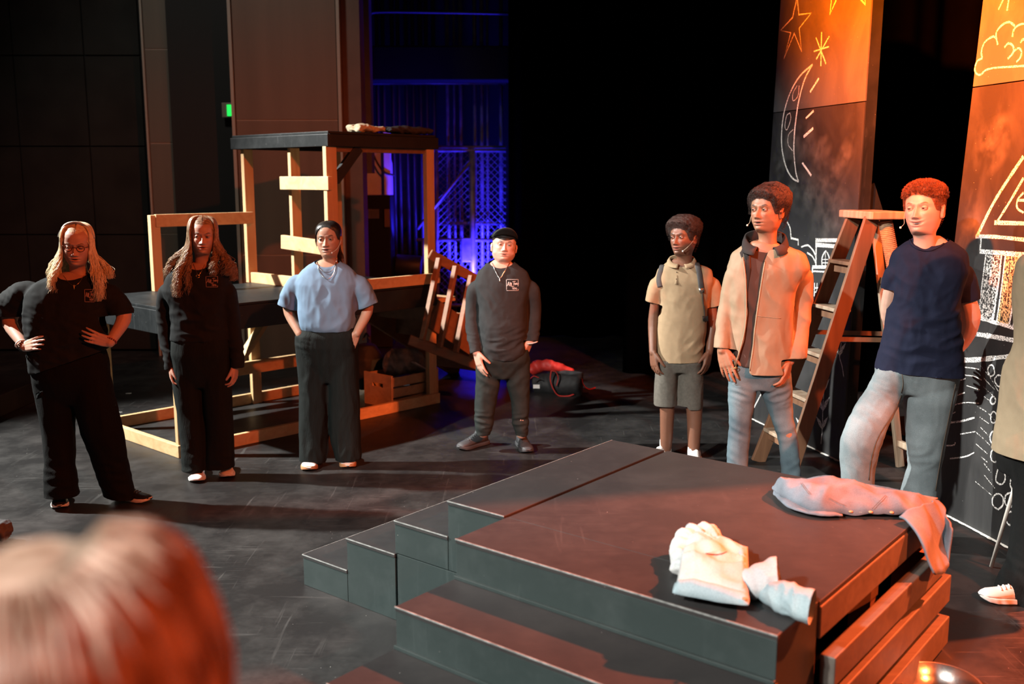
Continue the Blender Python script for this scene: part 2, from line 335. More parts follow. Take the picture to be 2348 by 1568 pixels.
cage = thing('wire_cage', 'chain link cage gate glowing blue behind the leaning railing', 'fence', D(1085, 690, 12.3))
YC = 12.7
for pu in (1085, 1003): MB().tube([D(pu, 720, YC) * np.array([1, 1, 0]), D(pu - 2, 345, YC)], .04 if pu == 1085 else .025, 10).build('post', 'pipe', cage, True)
for v in (550, 345, 700): MB().tube([D(955, v, YC), D(1160, v, YC)], .022, 8).build('rail', 'pipe', cage, True)
MB().tube([D(1078, 372, YC - .03), D(957, 525, YC - .03)], .02, 8).build('brace', 'pipe', cage, True)
MB().tube([D(970, 548, YC - .03), D(970, 625, YC - .03)], .02, 8).build('brace', 'pipe', cage, True)
wires = MB(); c0, c1 = D(1003, 700, YC), D(1160, 345, YC); wd, hg = c1[0] - c0[0], c1[2] - c0[2]; st = .085
for k in range(int((wd + hg) / st) + 1):
    for sgn in (1, -1):
        off = k * st; xa, za = (off, 0) if off <= wd else (wd, off - wd); L_ = min(xa, hg - za); xb, zb = xa - L_, za + L_
        A, B = ((xa, za), (xb, zb)) if sgn > 0 else ((wd - xa, za), (wd - xb, zb))
        if L_ > .02: wires.tube([c0 + X * A[0] + Z * A[1], c0 + X * B[0] + Z * B[1]], .0032, 4)
o = wires.build('chain_link', 'mesh_wire', cage); o['kind'] = 'stuff'
a, c = D(1058, 545, YC - .08), D(1081, 600, YC - .08)
MB().box((a + c) / 2, X, (0, 1, 0), Z, c[0] - a[0], .09, a[2] - c[2]).build('lock_box', 'pipe', cage, bevel=.01)
YA = 12.0
a, c = D(806, 300, YA), D(905, 760, YA)
wa = MB(); pts = [(a[0], 0), (c[0], 0), (c[0], D(0, 420, YA)[2])] + [(c[0] - .22 + .22 * math.cos(t), D(0, 385, YA)[2] + .30 * math.sin(t)) for t in np.linspace(.2, 1.57, 7)] + [(a[0], D(0, 320, YA)[2])]
wa.prism([(x, YA + .02, z) for x, z in pts], (0, .1, 0)); struct(wa.build('wall_alcove', 'wing_white'))
e0, e1 = D(880, 350, YA - .1), D(900, 640, YA - .1)
struct(MB().box(((e0[0] + e1[0]) / 2, YA - .05, 1.25), X, (0, 1, 0), Z, e1[0] - e0[0], .1, 2.5).build('trim_1', 'wing_white'))
lk = thing('metal_locker', 'black metal locker with a louvred vent in the blue alcove', 'locker', (D(850, 600, 11.5)[0], 11.5, 0))
l0, l1 = D(808, 450, 11.4), D(894, 450, 11.4)
MB().box(((l0[0] + l1[0]) / 2, 11.6, l0[2] / 2 + .01), X, (0, 1, 0), Z, l1[0] - l0[0], .4, l0[2]).build('body', 'black_metal', lk, bevel=.01)
for k in range(5):
    for ub, wv in ((856, 26),):
        p = D(ub, 482 + k * 4, 11.39); MB().box(p, X, unit((0, 1, .8)), Z, wv * 11.4 / FPX, .03, .008).build('louvre', 'pipe', lk)
p = D(888, 500, 11.38); MB().box(p, X, (0, 1, 0), Z, .06, .03, .2).build('latch', 'wall_warm', lk)
tag(MB().tube([D(908, 607, 11.8), D(966, 612, 11.8)], .13, 20).build('storage_drum', 'pipe_dim', None, True, .01), 'dark round drum lying on its side in the wing', 'drum')
cb = [curve([D(802, -20, 10.75), D(803, 90, 10.72), D(806, 160, 10.75), D(803, 205, 10.74)], 6), curve([D(804, 100, 10.72), D(818, 140, 10.7), D(822, 160, 10.7), D(812, 172, 10.72), D(803, 165, 10.75)], 6), curve([D(806, 180, 10.74), D(812, 220, 10.74), D(816, 262, 10.74)], 6)]
ct = thing('hanging_cables', 'black cables hanging on the grey wall beside the brown pier', 'cable', cb[0][-1])
for q in cb: MB().tube(q, .014, 6).build('cable', 'cable', ct, True)
for (u0, v0, u1, v1) in ((808, 192, 829, 245), (810, 146, 824, 172)):
    a, c = D(u0, v0, 10.86), D(u1, v1, 10.86)
    tag(MB().box((a + c) / 2, X, (0, 1, 0), Z, c[0] - a[0], .09, a[2] - c[2]).build('junction_box', 'wall_warm', None, bevel=.006), ('large' if v0 > 150 else 'small') + ' square junction box on the grey wing wall', 'box')
tag(MB().tube(curve([D(852, 345, 11.9), D(866, 375, 11.9), D(882, 395, 11.88), D(905, 402, 11.9)], 6), .012, 6).build('loose_cable', 'cable', None, True), 'thin black cable drooping over the blue alcove wall', 'cable')
# low dark kerb of the orchestra edge behind the left girl
k0, k1 = G(-150, 990), G(95, 890)
tag(MB().bar(k0 + Z * .09, k1 + Z * .09, .5, .18).build('low_platform', 'deck_black', None, bevel=.01), 'low dark platform edge at the far left of the stage', 'platform')

# ------------------------------------------------------------------ stepped platform (axes: A along the front, B away from us)
TH = 51.2; dB, dA = ang(TH), ang(TH + 90); RZ, RUN = .156, .318
def AB(a, b, z=0.0): return dA * a + dB * b + Z * z
def slab(a0, a1, b0, b1, z0, z1): return MB().box(AB((a0 + a1) / 2, (b0 + b1) / 2, (z0 + z1) / 2), dA, dB, Z, a1 - a0, b1 - b0, z1 - z0)
BA0, BA1, BB0, BB1 = 1.112, 2.385, 2.936, 4.19
# side stair: profile towards us, climbing to the right
st = thing('step_unit', 'grey painted step unit rising to the right beside the big platform', 'steps', AB(3.0, 3.5))
for k in range(4):
    a1_ = 3.662 - k * RUN; a0_ = max(a1_ - RUN, 2.402)
    tr = slab(a0_, a1_ , 2.936, BB1, RZ * (k + 1) - .018, RZ * (k + 1)).build('tread', 'step_tread', st, bevel=.003)
    slab(a0_, a1_, 2.9345, 2.9375, RZ * (k + 1) - .004, RZ * (k + 1) + .0006).build('worn_lit_edge', 'worn_lit_edge', st)  # pale strip for edge wear and painted highlight
    slab(a1_ - .0015, a1_ + .0012, 2.936, BB1, RZ * (k + 1) - .004, RZ * (k + 1) + .0006).build('worn_lit_edge', 'worn_lit_edge', st)
    zb = 0.0 if k < 2 else RZ * 2 + .006
    slab(a0_ + .0015, a1_ - .0015, 2.94, BB1 - .004, zb, RZ * (k + 1) - .018).build('side_panel', 'step_face', st, bevel=.002)
slab(2.404, 3.022 - .006, 2.942, BB1 - .004, 0, RZ * 2 + .002).build('side_panel', 'step_face', st, bevel=.002)
# front stair: descends towards us
fs = thing('step_unit', 'wide grey painted steps going down in front of the big platform', 'steps', AB(1.75, 2.4))
for k in range(4):
    b0_ = 2.628 - k * .318 if k else 2.628; b1_ = BB0 if k == 0 else 2.628 - (k - 1) * .318
    z = RZ * (4 - k)
    slab(BA0, BA1, b0_, b1_ + (.0 if k == 0 else .02), z - .018, z).build('tread', 'step_tread', fs, bevel=.003)
    slab(BA0 + .002, BA1 - .002, b0_ + .003, b1_, 0, z - .018).build('riser', 'step_face' , fs, bevel=.002)
    slab(BA0, BA1, b0_ - .0012, b0_ + .0022, z - .0045, z + .0006).build('worn_lit_edge', 'worn_lit_edge', fs)
    if k: slab(BA0, BA1, b1_ - .010, b1_ + .004, z, z + .014).build('seam_strip', 'step_face', fs, bevel=.002)
# slatted crate platform
cr = thing('slatted_platform', 'large square platform with orange lit plank side and dark top', 'platform', AB(1.75, 3.56))
slab(BA0 - .002, BA1, BB0 + .004, BB1, .604, .622).build('deck', 'step_tread', cr, bevel=.002)
slab(BA0 + .02, BA1 - .02, BB1 - .05, BB1 - .01, .0, .6).build('back_panel', 'deck_black', cr)
for a_, b_ in ((BA0 + .08, BB0 + .06), (BA0 + .08, BB1 - .10), (BA1 - .08, BB0 + .06), (BA1 - .08, BB1 - .1), (BA0 + .08, 3.6)):
    slab(a_ - .04, a_ + .04, b_ - .04, b_ + .04, 0, .6).build('post', 'dark_pine', cr)
for k, (z0, z1, out, th, e0, e1) in enumerate(((.492, .603, .006, .03, .006, 0), (.345, .448, .062, .05, .0, .0), (.205, .322, .075, .04, .0, .02), (.03, .150, .085, .06, .0, .0))):
    slab(BA0 - out, BA0 - out + th, BB0 + .006 + e0, BB1 + e1, z0, z1).build('plank', 'pine_grey', cr, bevel=.005)
    if k: slab(BA0 - out + th, BA0 + .05, BB1 - .14, BB1 - .04, z0, z1).build('spacer', 'dark_pine', cr)
slab(BA0 + .06, BA1 - .06, 3.55, 3.62, .46, .6).build('joist', 'pine_grey', cr)

# ------------------------------------------------------------------ timber scaffold with tower
SCo = G(416, 1050); E2, E1 = ang(46.2), ang(138.2)
def ST(s, t, z=0.0): return SCo + E2 * s + E1 * t + Z * z
sf = thing('timber_scaffold', 'raw pine stage scaffold with black decks, tower and ladder rungs', 'scaffold', ST(1.2, .6))
def beam(name, p, q, w, h, m='pine', up=Z, par=None): return MB().bar(p, q, w, h, up).build(name, m, par or sf, bevel=.004)
def post(s, t, z0, z1, ws=.09, wt=.04, m='pine_up', name='post'):
    return MB().box(ST(s, t, (z0 + z1) / 2), E2, E1, Z, ws, wt, z1 - z0).build(name, m, sf, bevel=.004)
DT, DB = 1.055, .865
beam('base_rail', ST(.02, 0, .045), ST(2.44, 0, .045), .04, .09); beam('base_rail', ST(.0, .0, .045), ST(0, 1.2, .045), .04, .09)
beam('base_rail', ST(.02, 1.17, .045), ST(2.4, 1.17, .045), .04, .09); beam('base_rail', ST(2.42, .03, .045), ST(2.42, 1.17, .045), .04, .09)
dk = MB().prism([ST(0, 0, DT - .02), ST(2.42, 0, DT - .02), ST(2.42, 1.2, DT - .02), ST(0, 1.2, DT - .02)], Z * .02).build('deck_board', 'deck_black', sf, bevel=.003)
for p, q in ((ST(0, 0), ST(2.42, 0)), (ST(0, 0), ST(0, 1.2)), (ST(0, 1.2), ST(2.42, 1.2)), (ST(2.42, 0), ST(2.42, 1.2))):
    beam('deck_skirt', p + Z * (DT - .021 + DB) / 2, q + Z * (DT - .021 + DB) / 2, .03, DT - .021 - DB, 'deck_black')
for s, t in ((.04, .04), (.04, 1.14), (2.36, 1.12)): post(s, t, 0, DB)
post(1.36, 1.14, 0, DB); post(1.36, .05, .09, DB)
# tower
TT, TB = 2.305, 2.19
post(1.375, .035, DT, TB, .10, .045, name='tower_post'); post(1.42, .56, DT, TB, .09, .04, name='tower_post'); post(1.42, 1.225, DT, TB, .09, .045, name='tower_post')
post(2.385, .03, 0, TB, .085, .05, name='tower_post'); post(2.36, 1.24, DT, TB, .08, .045, name='tower_post')
MB().prism([ST(1.34, 0, TT - .02), ST(2.44, 0, TT - .02), ST(2.44, 1.31, TT - .02), ST(1.34, 1.31, TT - .02)], Z * .02).build('deck_board', 'deck_black', sf, bevel=.003)
for p, q in ((ST(1.34, 0), ST(2.46, 0)), (ST(1.34, -.012), ST(1.34, 1.315)), (ST(1.34, 1.3), ST(2.44, 1.3)), (ST(2.44, 0), ST(2.44, 1.3))):
    beam('deck_skirt', p + Z * (TT + TB - .021) / 2, q + Z * (TT + TB - .021) / 2, .03, TT - TB - .021, 'deck_black')
beam('under_rail', ST(1.40, .05, TB - .02), ST(2.4, .05, TB - .02), .04, .04, 'dark_pine')
beam('knee_brace', ST(1.42, .04, 1.93), ST(1.66, .04, TB), .04, .08, 'deck_black', E2)
beam('ladder_rung', ST(1.335, -.015, 1.91), ST(1.335, .615, 1.91), .04, .105); beam('ladder_rung', ST(1.335, -.03, 1.405), ST(1.335, .63, 1.435), .04, .112)
beam('kick_plate', ST(1.41, .52, DT + .045), ST(1.41, 1.2, DT + .045), .04, .09)
# back railing on the lower deck and edge rail on the right
pr = PL(375, 700, ST(0, 1.17), np.cross(E2, Z)); sr = (pr - SCo) @ E2
post(sr, 1.17, DT, 1.66, .08, .05); beam('guard_rail', ST(sr, 1.15, 1.615), ST(1.40, 1.15, 1.615), .035, .10)
beam('edge_rail', ST(1.45, .0, DT + .045), ST(2.46, .0, DT + .045), .04, .088)
# bracing below the deck
beam('mid_rail', ST(.62, 1.10, .335), ST(1.75, 1.10, .335), .04, .11); beam('diagonal_brace', ST(.83, 1.05, .03), ST(1.52, 1.05, DB - .02), .04, .10, 'pine', np.cross(E2, Z))

# escape stair off the right end with its leaning railing
sn = E2
es = thing('wooden_stair', 'brown wooden stair descending from the scaffold deck into the wing', 'steps', ST(3.1, .7))
SB = ST(2.47, 0); down = unit(np.array([.62, .78, 0])); acr = np.array([-down[1], down[0], 0])
for k in range(4):
    c = SB + down * (.10 + k * .26) + acr * .42 + Z * (DT - .16 - k * .19)
    MB().box(c, down, acr, Z, .27, .78, .04).build('tread', 'pine', es, bevel=.004)
    MB().box(c + down * -.11 - Z * .11, down, acr, Z, .02, .74, .17).build('riser', 'dark_pine', es)
for off in (.0, .80):
    MB().bar(SB + acr * off + Z * .80 - down * .1, SB + down * 1.15 + acr * off + Z * .06, .04, .26).build('stringer', 'dark_pine', es, bevel=.005)
rl = thing('stair_railing', 'loose orange lit wooden stair railing with square balusters leaning on the scaffold', 'railing', G(1010, 900))
YR = 8.35
T0, T1 = D(985, 582, YR), D(1112, 652, YR + .1); B0, B1 = D(938, 778, YR - .25), D(1112, 842, YR - .15)
MB().bar(T0, T1, .05, .085).build('top_rail', 'pine_dimmed', rl, bevel=.008); MB().bar(B0, B1, .05, .085).build('bottom_rail', 'pine_dimmed', rl, bevel=.008)
for (u, v, w_, x_) in ((1007, 592, 968, 780), (1045, 610, 1008, 797), (1080, 632, 1045, 808), (1113, 655, 1082, 822)):
    MB().bar(D(u, v, YR - .02), D(w_, x_, YR - .26), .042, .042).build('baluster', 'pine_dimmed', rl, bevel=.004)

# things under the scaffold
cq = thing('wooden_crate', 'open slatted pine crate with a hand hole under the scaffold', 'crate', ST(1.9, .35))
ca, cbx, cL, cW, cH = .32, .20, .52, .36, .27
c0 = PL(897, 905, ST(0, .12), np.cross(E2, Z)); s0 = (c0 - SCo) @ E2
def CR(s, t, z): return ST(s0 + s, .10 + t, z)
for z0, z1 in ((.0, .08), (.095, .175), (.19, .27)):
    for t in (0.0, cW): MB().bar(CR(0, t, (z0 + z1) / 2), CR(cL, t, (z0 + z1) / 2), .014, z1 - z0).build('slat', 'crate_wood', cq, bevel=.002)
for s in (0.0, cL):
    h = cH + .015; out = [(0, 0), (cW, 0), (cW, h), (0, h)]; hole = [(.11, .17), (.25, .17), (.25, .205), (.11, .205)]
    e = MB()
    for (t0, t1, z0, z1) in ((0, cW, 0, .17), (0, .11, .17, .205), (.25, cW, .17, .205), (0, cW, .205, h)):
        e.prism([CR(s - .008, t0, z0), CR(s - .008, t1, z0), CR(s - .008, t1, z1), CR(s - .008, t0, z1)], E2 * .016)
    e.build('end_board', 'crate_wood', cq)
MB().prism([CR(0, 0, .012), CR(cL, 0, .012), CR(cL, cW, .012), CR(0, cW, .012)], Z * .01).build('bottom', 'dark_pine', cq)

# ------------------------------------------------------------------ chalkboard flats
def flat_plane(p, q):
    d = unit(q - p); n = np.array([d[1], -d[0], 0]); n = n if n @ (CAM - p) > 0 else -n
    return p, d, n
FA = flat_plane(G(1728, 962), G(1930, 1060)); FB = flat_plane(G(2118, 1153), G(2340, 1270))
def onflat(F, u, v, off=.0): return PL(u, v, F[0], F[2]) + F[2] * off
def ribbon(mb, F, pts, w=.012, closed=False, k=4, off=.0022, jit=.18, smooth=True):
    w *= .66
    P = np.array([onflat(F, u, v, off) for u, v in pts])
    if closed: P = np.vstack([P, P[:1]])
    if smooth and len(P) > 2: P = curve(P, k)
    t = np.gradient(P, axis=0); t /= np.linalg.norm(t, axis=1)[:, None] + 1e-9; s = np.cross(t, F[2])
    wv = np.array([w * (1 + R.uniform(-jit, jit)) / 2 for _ in P]); v = np.vstack([P + s * wv[:, None], P - s * wv[:, None]]); n = len(P)
    mb.add(v, [[i, i + 1, n + i + 1, n + i] for i in range(n - 1)])
def fill(mb, F, poly, off=.0014): mb.add([onflat(F, u, v, off) for u, v in poly], [list(range(len(poly)))])
def make_flat(F, corners, seam_z, name, label, m0, m1, thick=.09):
    t = thing(name, label, 'scenery flat', corners[0]); bl, br, tr, tl = corners
    def lerp(a, c, z): return a + (c - a) * (z - a[2]) / (c[2] - a[2])
    sl, sr_ = lerp(bl, tl, seam_z), lerp(br, tr, seam_z)
    MB().prism([bl, br, sr_, sl], -F[2] * .012).build('board', m0, t, bevel=.001)
    g = Z * .006
    MB().prism([sl + g, sr_ + g, tr, tl], -F[2] * .012).build('board', m1, t, bevel=.001)
    for a, c in ((bl, tl), (br, tr)):
        s_ = F[1] * .045 * (1 if a is bl else -1)
        MB().prism([a, a + s_, c + s_, c], -F[2] * (thick - .013)).build('frame_rail', 'deck_black', t).location -= Vector(F[2] * .0135)
    for z in (.05, 1.2, seam_z - .03, 3.5):
        MB().bar(lerp(bl, tl, z) + F[1] * .05 - F[2] * .05, lerp(br, tr, z) - F[1] * .05 - F[2] * .05, .07, .045).build('frame_bar', 'deck_black', t)
    for a, c in ((lerp(br, tr, 1.9), br),):
        MB().bar(a - F[2] * .09 - F[1] * .05, c - F[2] * .9 - F[1] * .05 + Z * .03, .04, .09).build('stage_brace', 'deck_black', t)
    return t
TOPZ = 3.66
def topof(F, bottom, u, v):
    p = onflat(F, u, v); k = (TOPZ - bottom[2]) / (p[2] - bottom[2]); return bottom + (p - bottom) * k
a_bl, a_br = FA[0], G(1930, 1060); b_bl = FB[0]; b_br = FB[0] + FB[1] * 1.28
fa = make_flat(FA, (a_bl, a_br, topof(FA, a_br, 1998, 2), topof(FA, a_bl, 1790, 2)), 2.44, 'chalkboard_flat', 'tall chalkboard flat with drawn moon, stars and town behind the ladder', 'chalkboard_smudged', 'chalkboard')
b_tl = topof(FB, b_bl, 2254, 2)
fb = make_flat(FB, (b_bl, b_br, b_br + Z * TOPZ - FB[1] * .1, b_tl), 2.44, 'chalkboard_flat', 'wide chalkboard flat with drawn temple, cloud and pebbles at right edge', 'chalkboard_smudged', 'chalkboard')
def draw(name, par, F, m, strokes):
    mb = MB()
    for s in strokes: ribbon(mb, F, *s[:1], **s[1])
    return mb.build(name, m, par)
def cr1(pts): return [(1700 + x / 3.267, y / 3.267) for x, y in pts]
def S(pts, w=.012, closed=False, sm=True): return (pts, dict(w=w, closed=closed, smooth=sm))
draw('chalk_star', fa, FA, 'chalk_white', [S(cr1([(420, -20), (432, 110), (525, 98), (435, 212), (453, 385), (398, 250), (320, 440), (372, 245), (295, 228), (385, 132)]), .022, True, False)])
draw('chalk_star', fa, FA, 'chalk_white', [S(cr1([(680, -30), (665, 108), (712, 0)]), .022, False, False), S(cr1([(890, -10), (932, 36), (925, -20)]), .02, False, False)])
draw('chalk_sparkle', fa, FA, 'chalk_white', [S(cr1(q), .016) for q in ([(603, 240), (597, 495)], [(660, 272), (563, 443)], [(560, 280), (636, 478)], [(545, 385), (657, 350)])])
draw('chalk_moon', fa, FA, 'chalk_white', [S(cr1([(535, 482), (440, 570), (370, 690), (322, 840), (303, 1000), (308, 1130), (340, 1260), (385, 1335), (430, 1360)]), .02), S(cr1([(535, 482), (478, 590), (435, 740), (412, 880), (398, 1020), (396, 1150), (410, 1290), (430, 1360)]), .02),
      S(cr1([(435, 640), (425, 720), (390, 755), (388, 700), (420, 640)]), .008), S(cr1([(365, 845), (372, 890), (345, 970), (328, 950), (340, 870), (365, 845)]), .008), S(cr1([(390, 970), (355, 1010), (352, 1080), (385, 1130)]), .008)])
draw('chalk_rays', fa, FA, 'chalk_white', [S(cr1(q), .026) for q in ([(583, 585), (517, 690)], [(543, 830), (485, 886)], [(540, 960), (468, 1025)], [(458, 1218), (525, 1315)])])
def cr5(pts): return [(1700 + x / 2.613, 480 + y / 2.613) for x, y in pts]
draw('chalk_town', fa, FA, 'chalk_white', [S(cr5(q), w, False, sm) for q, w, sm in (([(275, 75), (293, 110), (298, 160), (300, 175)], .02, True), ([(298, 172), (342, 182), (342, 215)], .02, False),
      ([(360, 225), (400, 215), (430, 245), (448, 280)], .02, True), ([(395, 260), (425, 280), (447, 320)], .02, True), ([(450, 172), (448, 335)], .024, False), ([(448, 185), (585, 185)], .034, False), ([(450, 212), (575, 222)], .04, False),
      ([(425, 345), (540, 345)], .04, False), ([(430, 370), (525, 375)], .02, False), ([(428, 345), (420, 480), (412, 610)], .022, False), ([(485, 340), (485, 290), (508, 250), (528, 290), (528, 335)], .018, True), ([(505, 255), (505, 335)], .01, False), ([(485, 300), (528, 300)], .01, False), ([(487, 320), (528, 320)], .01, False),
      ([(440, 440), (438, 520)], .016, False), ([(478, 440), (474, 515)], .016, False), ([(438, 470), (478, 470)], .016, False), ([(455, 440), (452, 520)], .012, False), ([(438, 495), (476, 495)], .012, False), ([(540, 735), (540, 788), (630, 788)], .026, False), ([(600, 530), (640, 560), (648, 580)], .012, True),
      ([(125, 1030), (125, 1100), (140, 1108)], .026, False), ([(125, 1095), (78, 1185)], .018, False))])
def wheat(name, segs, hearts):
    mb = MB()
    for q in segs: ribbon(mb, FA, cr5(q), w=.012)
    for (x, y, s) in hearts:
        for sg in (-1, 1):
            fill(mb, FA, cr5([(x, y + 4), (x + sg * 17 * s, y - 20 * s), (x + sg * 34 * s, y - 70 * s), (x + sg * 10 * s, y - 46 * s), (x, y - 14 * s)]))
    return mb.build(name, 'chalk_white', fa)
wheat('chalk_stalk', [[(525, 795), (515, 900), (500, 1040), (490, 1180), (487, 1300), (478, 1405)]], [(522, 890, 1), (505, 1000, 1.1), (493, 1090, 1.1), (490, 1205, 1.2), (485, 1315, 1.1)])
wheat('chalk_stalk', [[(600, 800), (590, 880), (605, 940), (615, 1005)]], [(590, 875, 1.1)]); wheat('chalk_stalk', [[(372, 1240), (358, 1300), (352, 1350)]], [(358, 1310, .9)])
def smear(par, F, blobs):
    V = []; Fc = []; A = []
    for (cx_, cy_, rx, ry, tl) in blobs:
        n0 = len(V); V.append(onflat(F, cx_, cy_, .0010)); A.append(1.0); nn = 28
        for r_, al in ((.35, .9), (.7, .55), (1.0, 0.0)):
            for k in range(nn):
                a_ = 2 * math.pi * k / nn; w_ = 1 + .22 * mnoise.noise(Vector((math.cos(a_) * 1.7 + cx_, math.sin(a_) * 1.7, cy_ * .1)))
                V.append(onflat(F, cx_ + (rx * math.cos(a_) + tl * ry * math.sin(a_)) * r_ * w_, cy_ + ry * math.sin(a_) * r_ * w_, .0010)); A.append(al)
        for k in range(nn): Fc.append([n0, n0 + 1 + k, n0 + 1 + (k + 1) % nn])
        for j in range(2):
            for k in range(nn): a0_, b0_ = n0 + 1 + j * nn, n0 + 1 + (j + 1) * nn; Fc.append([a0_ + k, a0_ + (k + 1) % nn, b0_ + (k + 1) % nn, b0_ + k])
    me = MB().add(V, Fc).mesh('chalk_smear'); at = me.attributes.new('fade', 'FLOAT', 'POINT'); at.data.foreach_set('value', A); o = place('chalk_smear', me, 'chalk_smear', par, True); o['kind'] = 'stuff'; return o
smear(fa, FA, [(1828, 330, 50, 62, -.2), (1876, 352, 30, 48, -.3), (1796, 372, 30, 40, 0), (1938, 365, 24, 58, -.25), (1895, 420, 45, 70, -.25), (1850, 440, 60, 60, 0), (1800, 430, 26, 40, 0), (1905, 500, 50, 80, -.1)])
smear(fb, FB, [(2280, 330, 50, 80, -.3), (2235, 520, 36, 90, -.1)])
def crB(pts): return [(2160 + x / 3.267, y / 3.267) for x, y in pts]
draw('chalk_cloud', fb, FB, 'chalk_white', [S(crB(q), .016) for q in ([(420, 335), (408, 250), (450, 190), (505, 165), (548, 195)], [(530, 275), (545, 215), (600, 180), (680, 185), (740, 240)], [(408, 285), (380, 275), (320, 320), (298, 390), (305, 435)],
      [(305, 435), (265, 460), (248, 520), (265, 555), (295, 558), (330, 525), (400, 508), (520, 500), (640, 492), (760, 488)], [(470, 355), (500, 325), (535, 345), (535, 395), (495, 440)], [(540, 385), (575, 360), (598, 385), (590, 430), (560, 465)], [(590, 320), (610, 295), (650, 300)])])
draw('chalk_rays', fb, FB, 'chalk_white', [S(crB(q), .016) for q in ([(470, -20), (425, 72)], [(505, -20), (490, 80)])])
def crC(pts): return [(2150 + x / 3.136, 330 + y / 3.136) for x, y in pts]
draw('chalk_temple', fb, FB, 'chalk_white', [S(crC(q), w, False, sm) for q, w, sm in (([(620, 90), (480, 300), (390, 450), (285, 665)], .034, True), ([(620, 245), (530, 400), (430, 560)], .022, True), ([(410, 565), (640, 572)], .036, False), ([(275, 665), (420, 668), (640, 690)], .03, True), ([(315, 672), (308, 775)], .016, False), ([(305, 772), (640, 798)], .036, False),
      ([(620, 350), (578, 400), (575, 460), (620, 495)], .018, True), ([(575, 405), (640, 405)], .022, False), ([(350, 790), (315, 1070), (300, 1240)], .014, True), ([(462, 798), (440, 1000), (400, 1270)], .018, True), ([(490, 800), (455, 1080), (425, 1290)], .016, True), ([(588, 810), (555, 1080), (515, 1310)], .018, True), ([(618, 820), (585, 1080), (545, 1320)], .016, True),
      ([(270, 1365), (400, 1385), (620, 1425)], .040, True), ([(165, 1555), (300, 1550), (440, 1535), (600, 1520)], .040, True), ([(165, 1500), (160, 1565)], .034, False), ([(300, 1250), (420, 1285), (540, 1320), (620, 1370)], .03, True))])
cf = MB()
for q in ([(356, 800), (460, 803), (435, 1010), (398, 1265), (305, 1245), (320, 1070)], ): fill(cf, FB, crC(q))
cf.build('chalk_column', 'chalk_fill', fb)
cf = MB(); fill(cf, FB, crC([(492, 805), (582, 812), (550, 1080), (512, 1305), (430, 1285), (458, 1080)])); fill(cf, FB, crC([(618, 822), (700, 828), (670, 1080), (620, 1350), (548, 1318), (588, 1080)])); cf.build('chalk_column', 'chalk_ochre', fb)
def crD(pts): return [(2120 + x / 2.904, 780 + y / 2.904) for x, y in pts]
for i, (x, y, rx, ry) in enumerate(((447, 203, 22, 38), (553, 180, 25, 32), (502, 268, 30, 40), (585, 280, 16, 34), (540, 362, 24, 28), (458, 400, 18, 24), (463, 512, 22, 38), (530, 483, 27, 38), (512, 583, 26, 42), (463, 648, 26, 45), (515, 690, 20, 34), (467, 768, 26, 46), (552, 800, 24, 36), (508, 908, 32, 58), (568, 872, 18, 34), (596, 955, 22, 50), (490, 1070, 42, 52), (568, 1060, 34, 52), (572, 1185, 30, 44))):
    n = R.choice((6, 7, 8)); ph = R.uniform(0, 6)
    draw('chalk_pebble', fb, FB, 'chalk_white', [S(crD([(x + rx * R.uniform(.85, 1.12) * math.cos(ph + k * 6.283 / n), y + ry * R.uniform(.85, 1.12) * math.sin(ph + k * 6.283 / n)) for k in range(n)]), .014, True)])
draw('chalk_hatching', fb, FB, 'chalk_white', [S(crD(q), w) for q, w in (([(225, 212), (260, 195)], .01), ([(270, 180), (320, 185), (365, 195)], .009), ([(215, 275), (275, 255)], .01), ([(270, 232), (330, 240), (382, 265)], .009), ([(282, 302), (370, 330)], .009), ([(195, 375), (270, 348)], .01), ([(170, 440), (270, 415), (365, 420)], .01), ([(155, 505), (208, 478)], .01), ([(150, 550), (240, 540), (335, 515)], .016), ([(240, 625), (340, 608)], .009), ([(120, 700), (190, 700), (208, 680)], .014), ([(170, 788), (270, 775), (333, 748)], .012))])
draw('chalk_hatching', fb, FB, 'chalk_fill', [S(crD(q), .008) for q in ([(370, 165), (440, 250), (510, 370)], [(390, 245), (470, 330)], [(395, 310), (465, 375)], [(398, 375), (450, 410)], [(352, 440), (420, 480), (470, 535)], [(365, 508), (430, 555)], [(375, 580), (425, 630)], [(342, 610), (400, 660), (460, 725)], [(345, 690), (420, 755)], [(378, 775), (425, 815)], [(398, 820), (445, 880)], [(398, 895), (470, 985)], [(340, 940), (450, 1032)])])
for F, L0, L1, nm in ((FA, -.02, 1.26, 'left'), (FB, -.02, 1.26, 'right')):
    mb = MB(); n = 60; v = []
    for i in range(n + 1):
        p = F[0] + F[1] * (L0 + (L1 - L0) * i / n); w = .012 + .022 * abs(mnoise.noise(Vector((i * .35, 3, 1)))) 
        v += [p + F[2] * .001 + Z * .006, p + F[2] * w + Z * .002]
    mb.add(v, [[2 * i, 2 * i + 1, 2 * i + 3, 2 * i + 2] for i in range(n)])
    o = mb.build('chalk_dust', 'chalk_dust'); o['kind'] = 'stuff'; tag(o, 'line of fallen chalk dust along the foot of the ' + ('moon' if F is FA else 'temple') + ' flat', 'chalk dust')

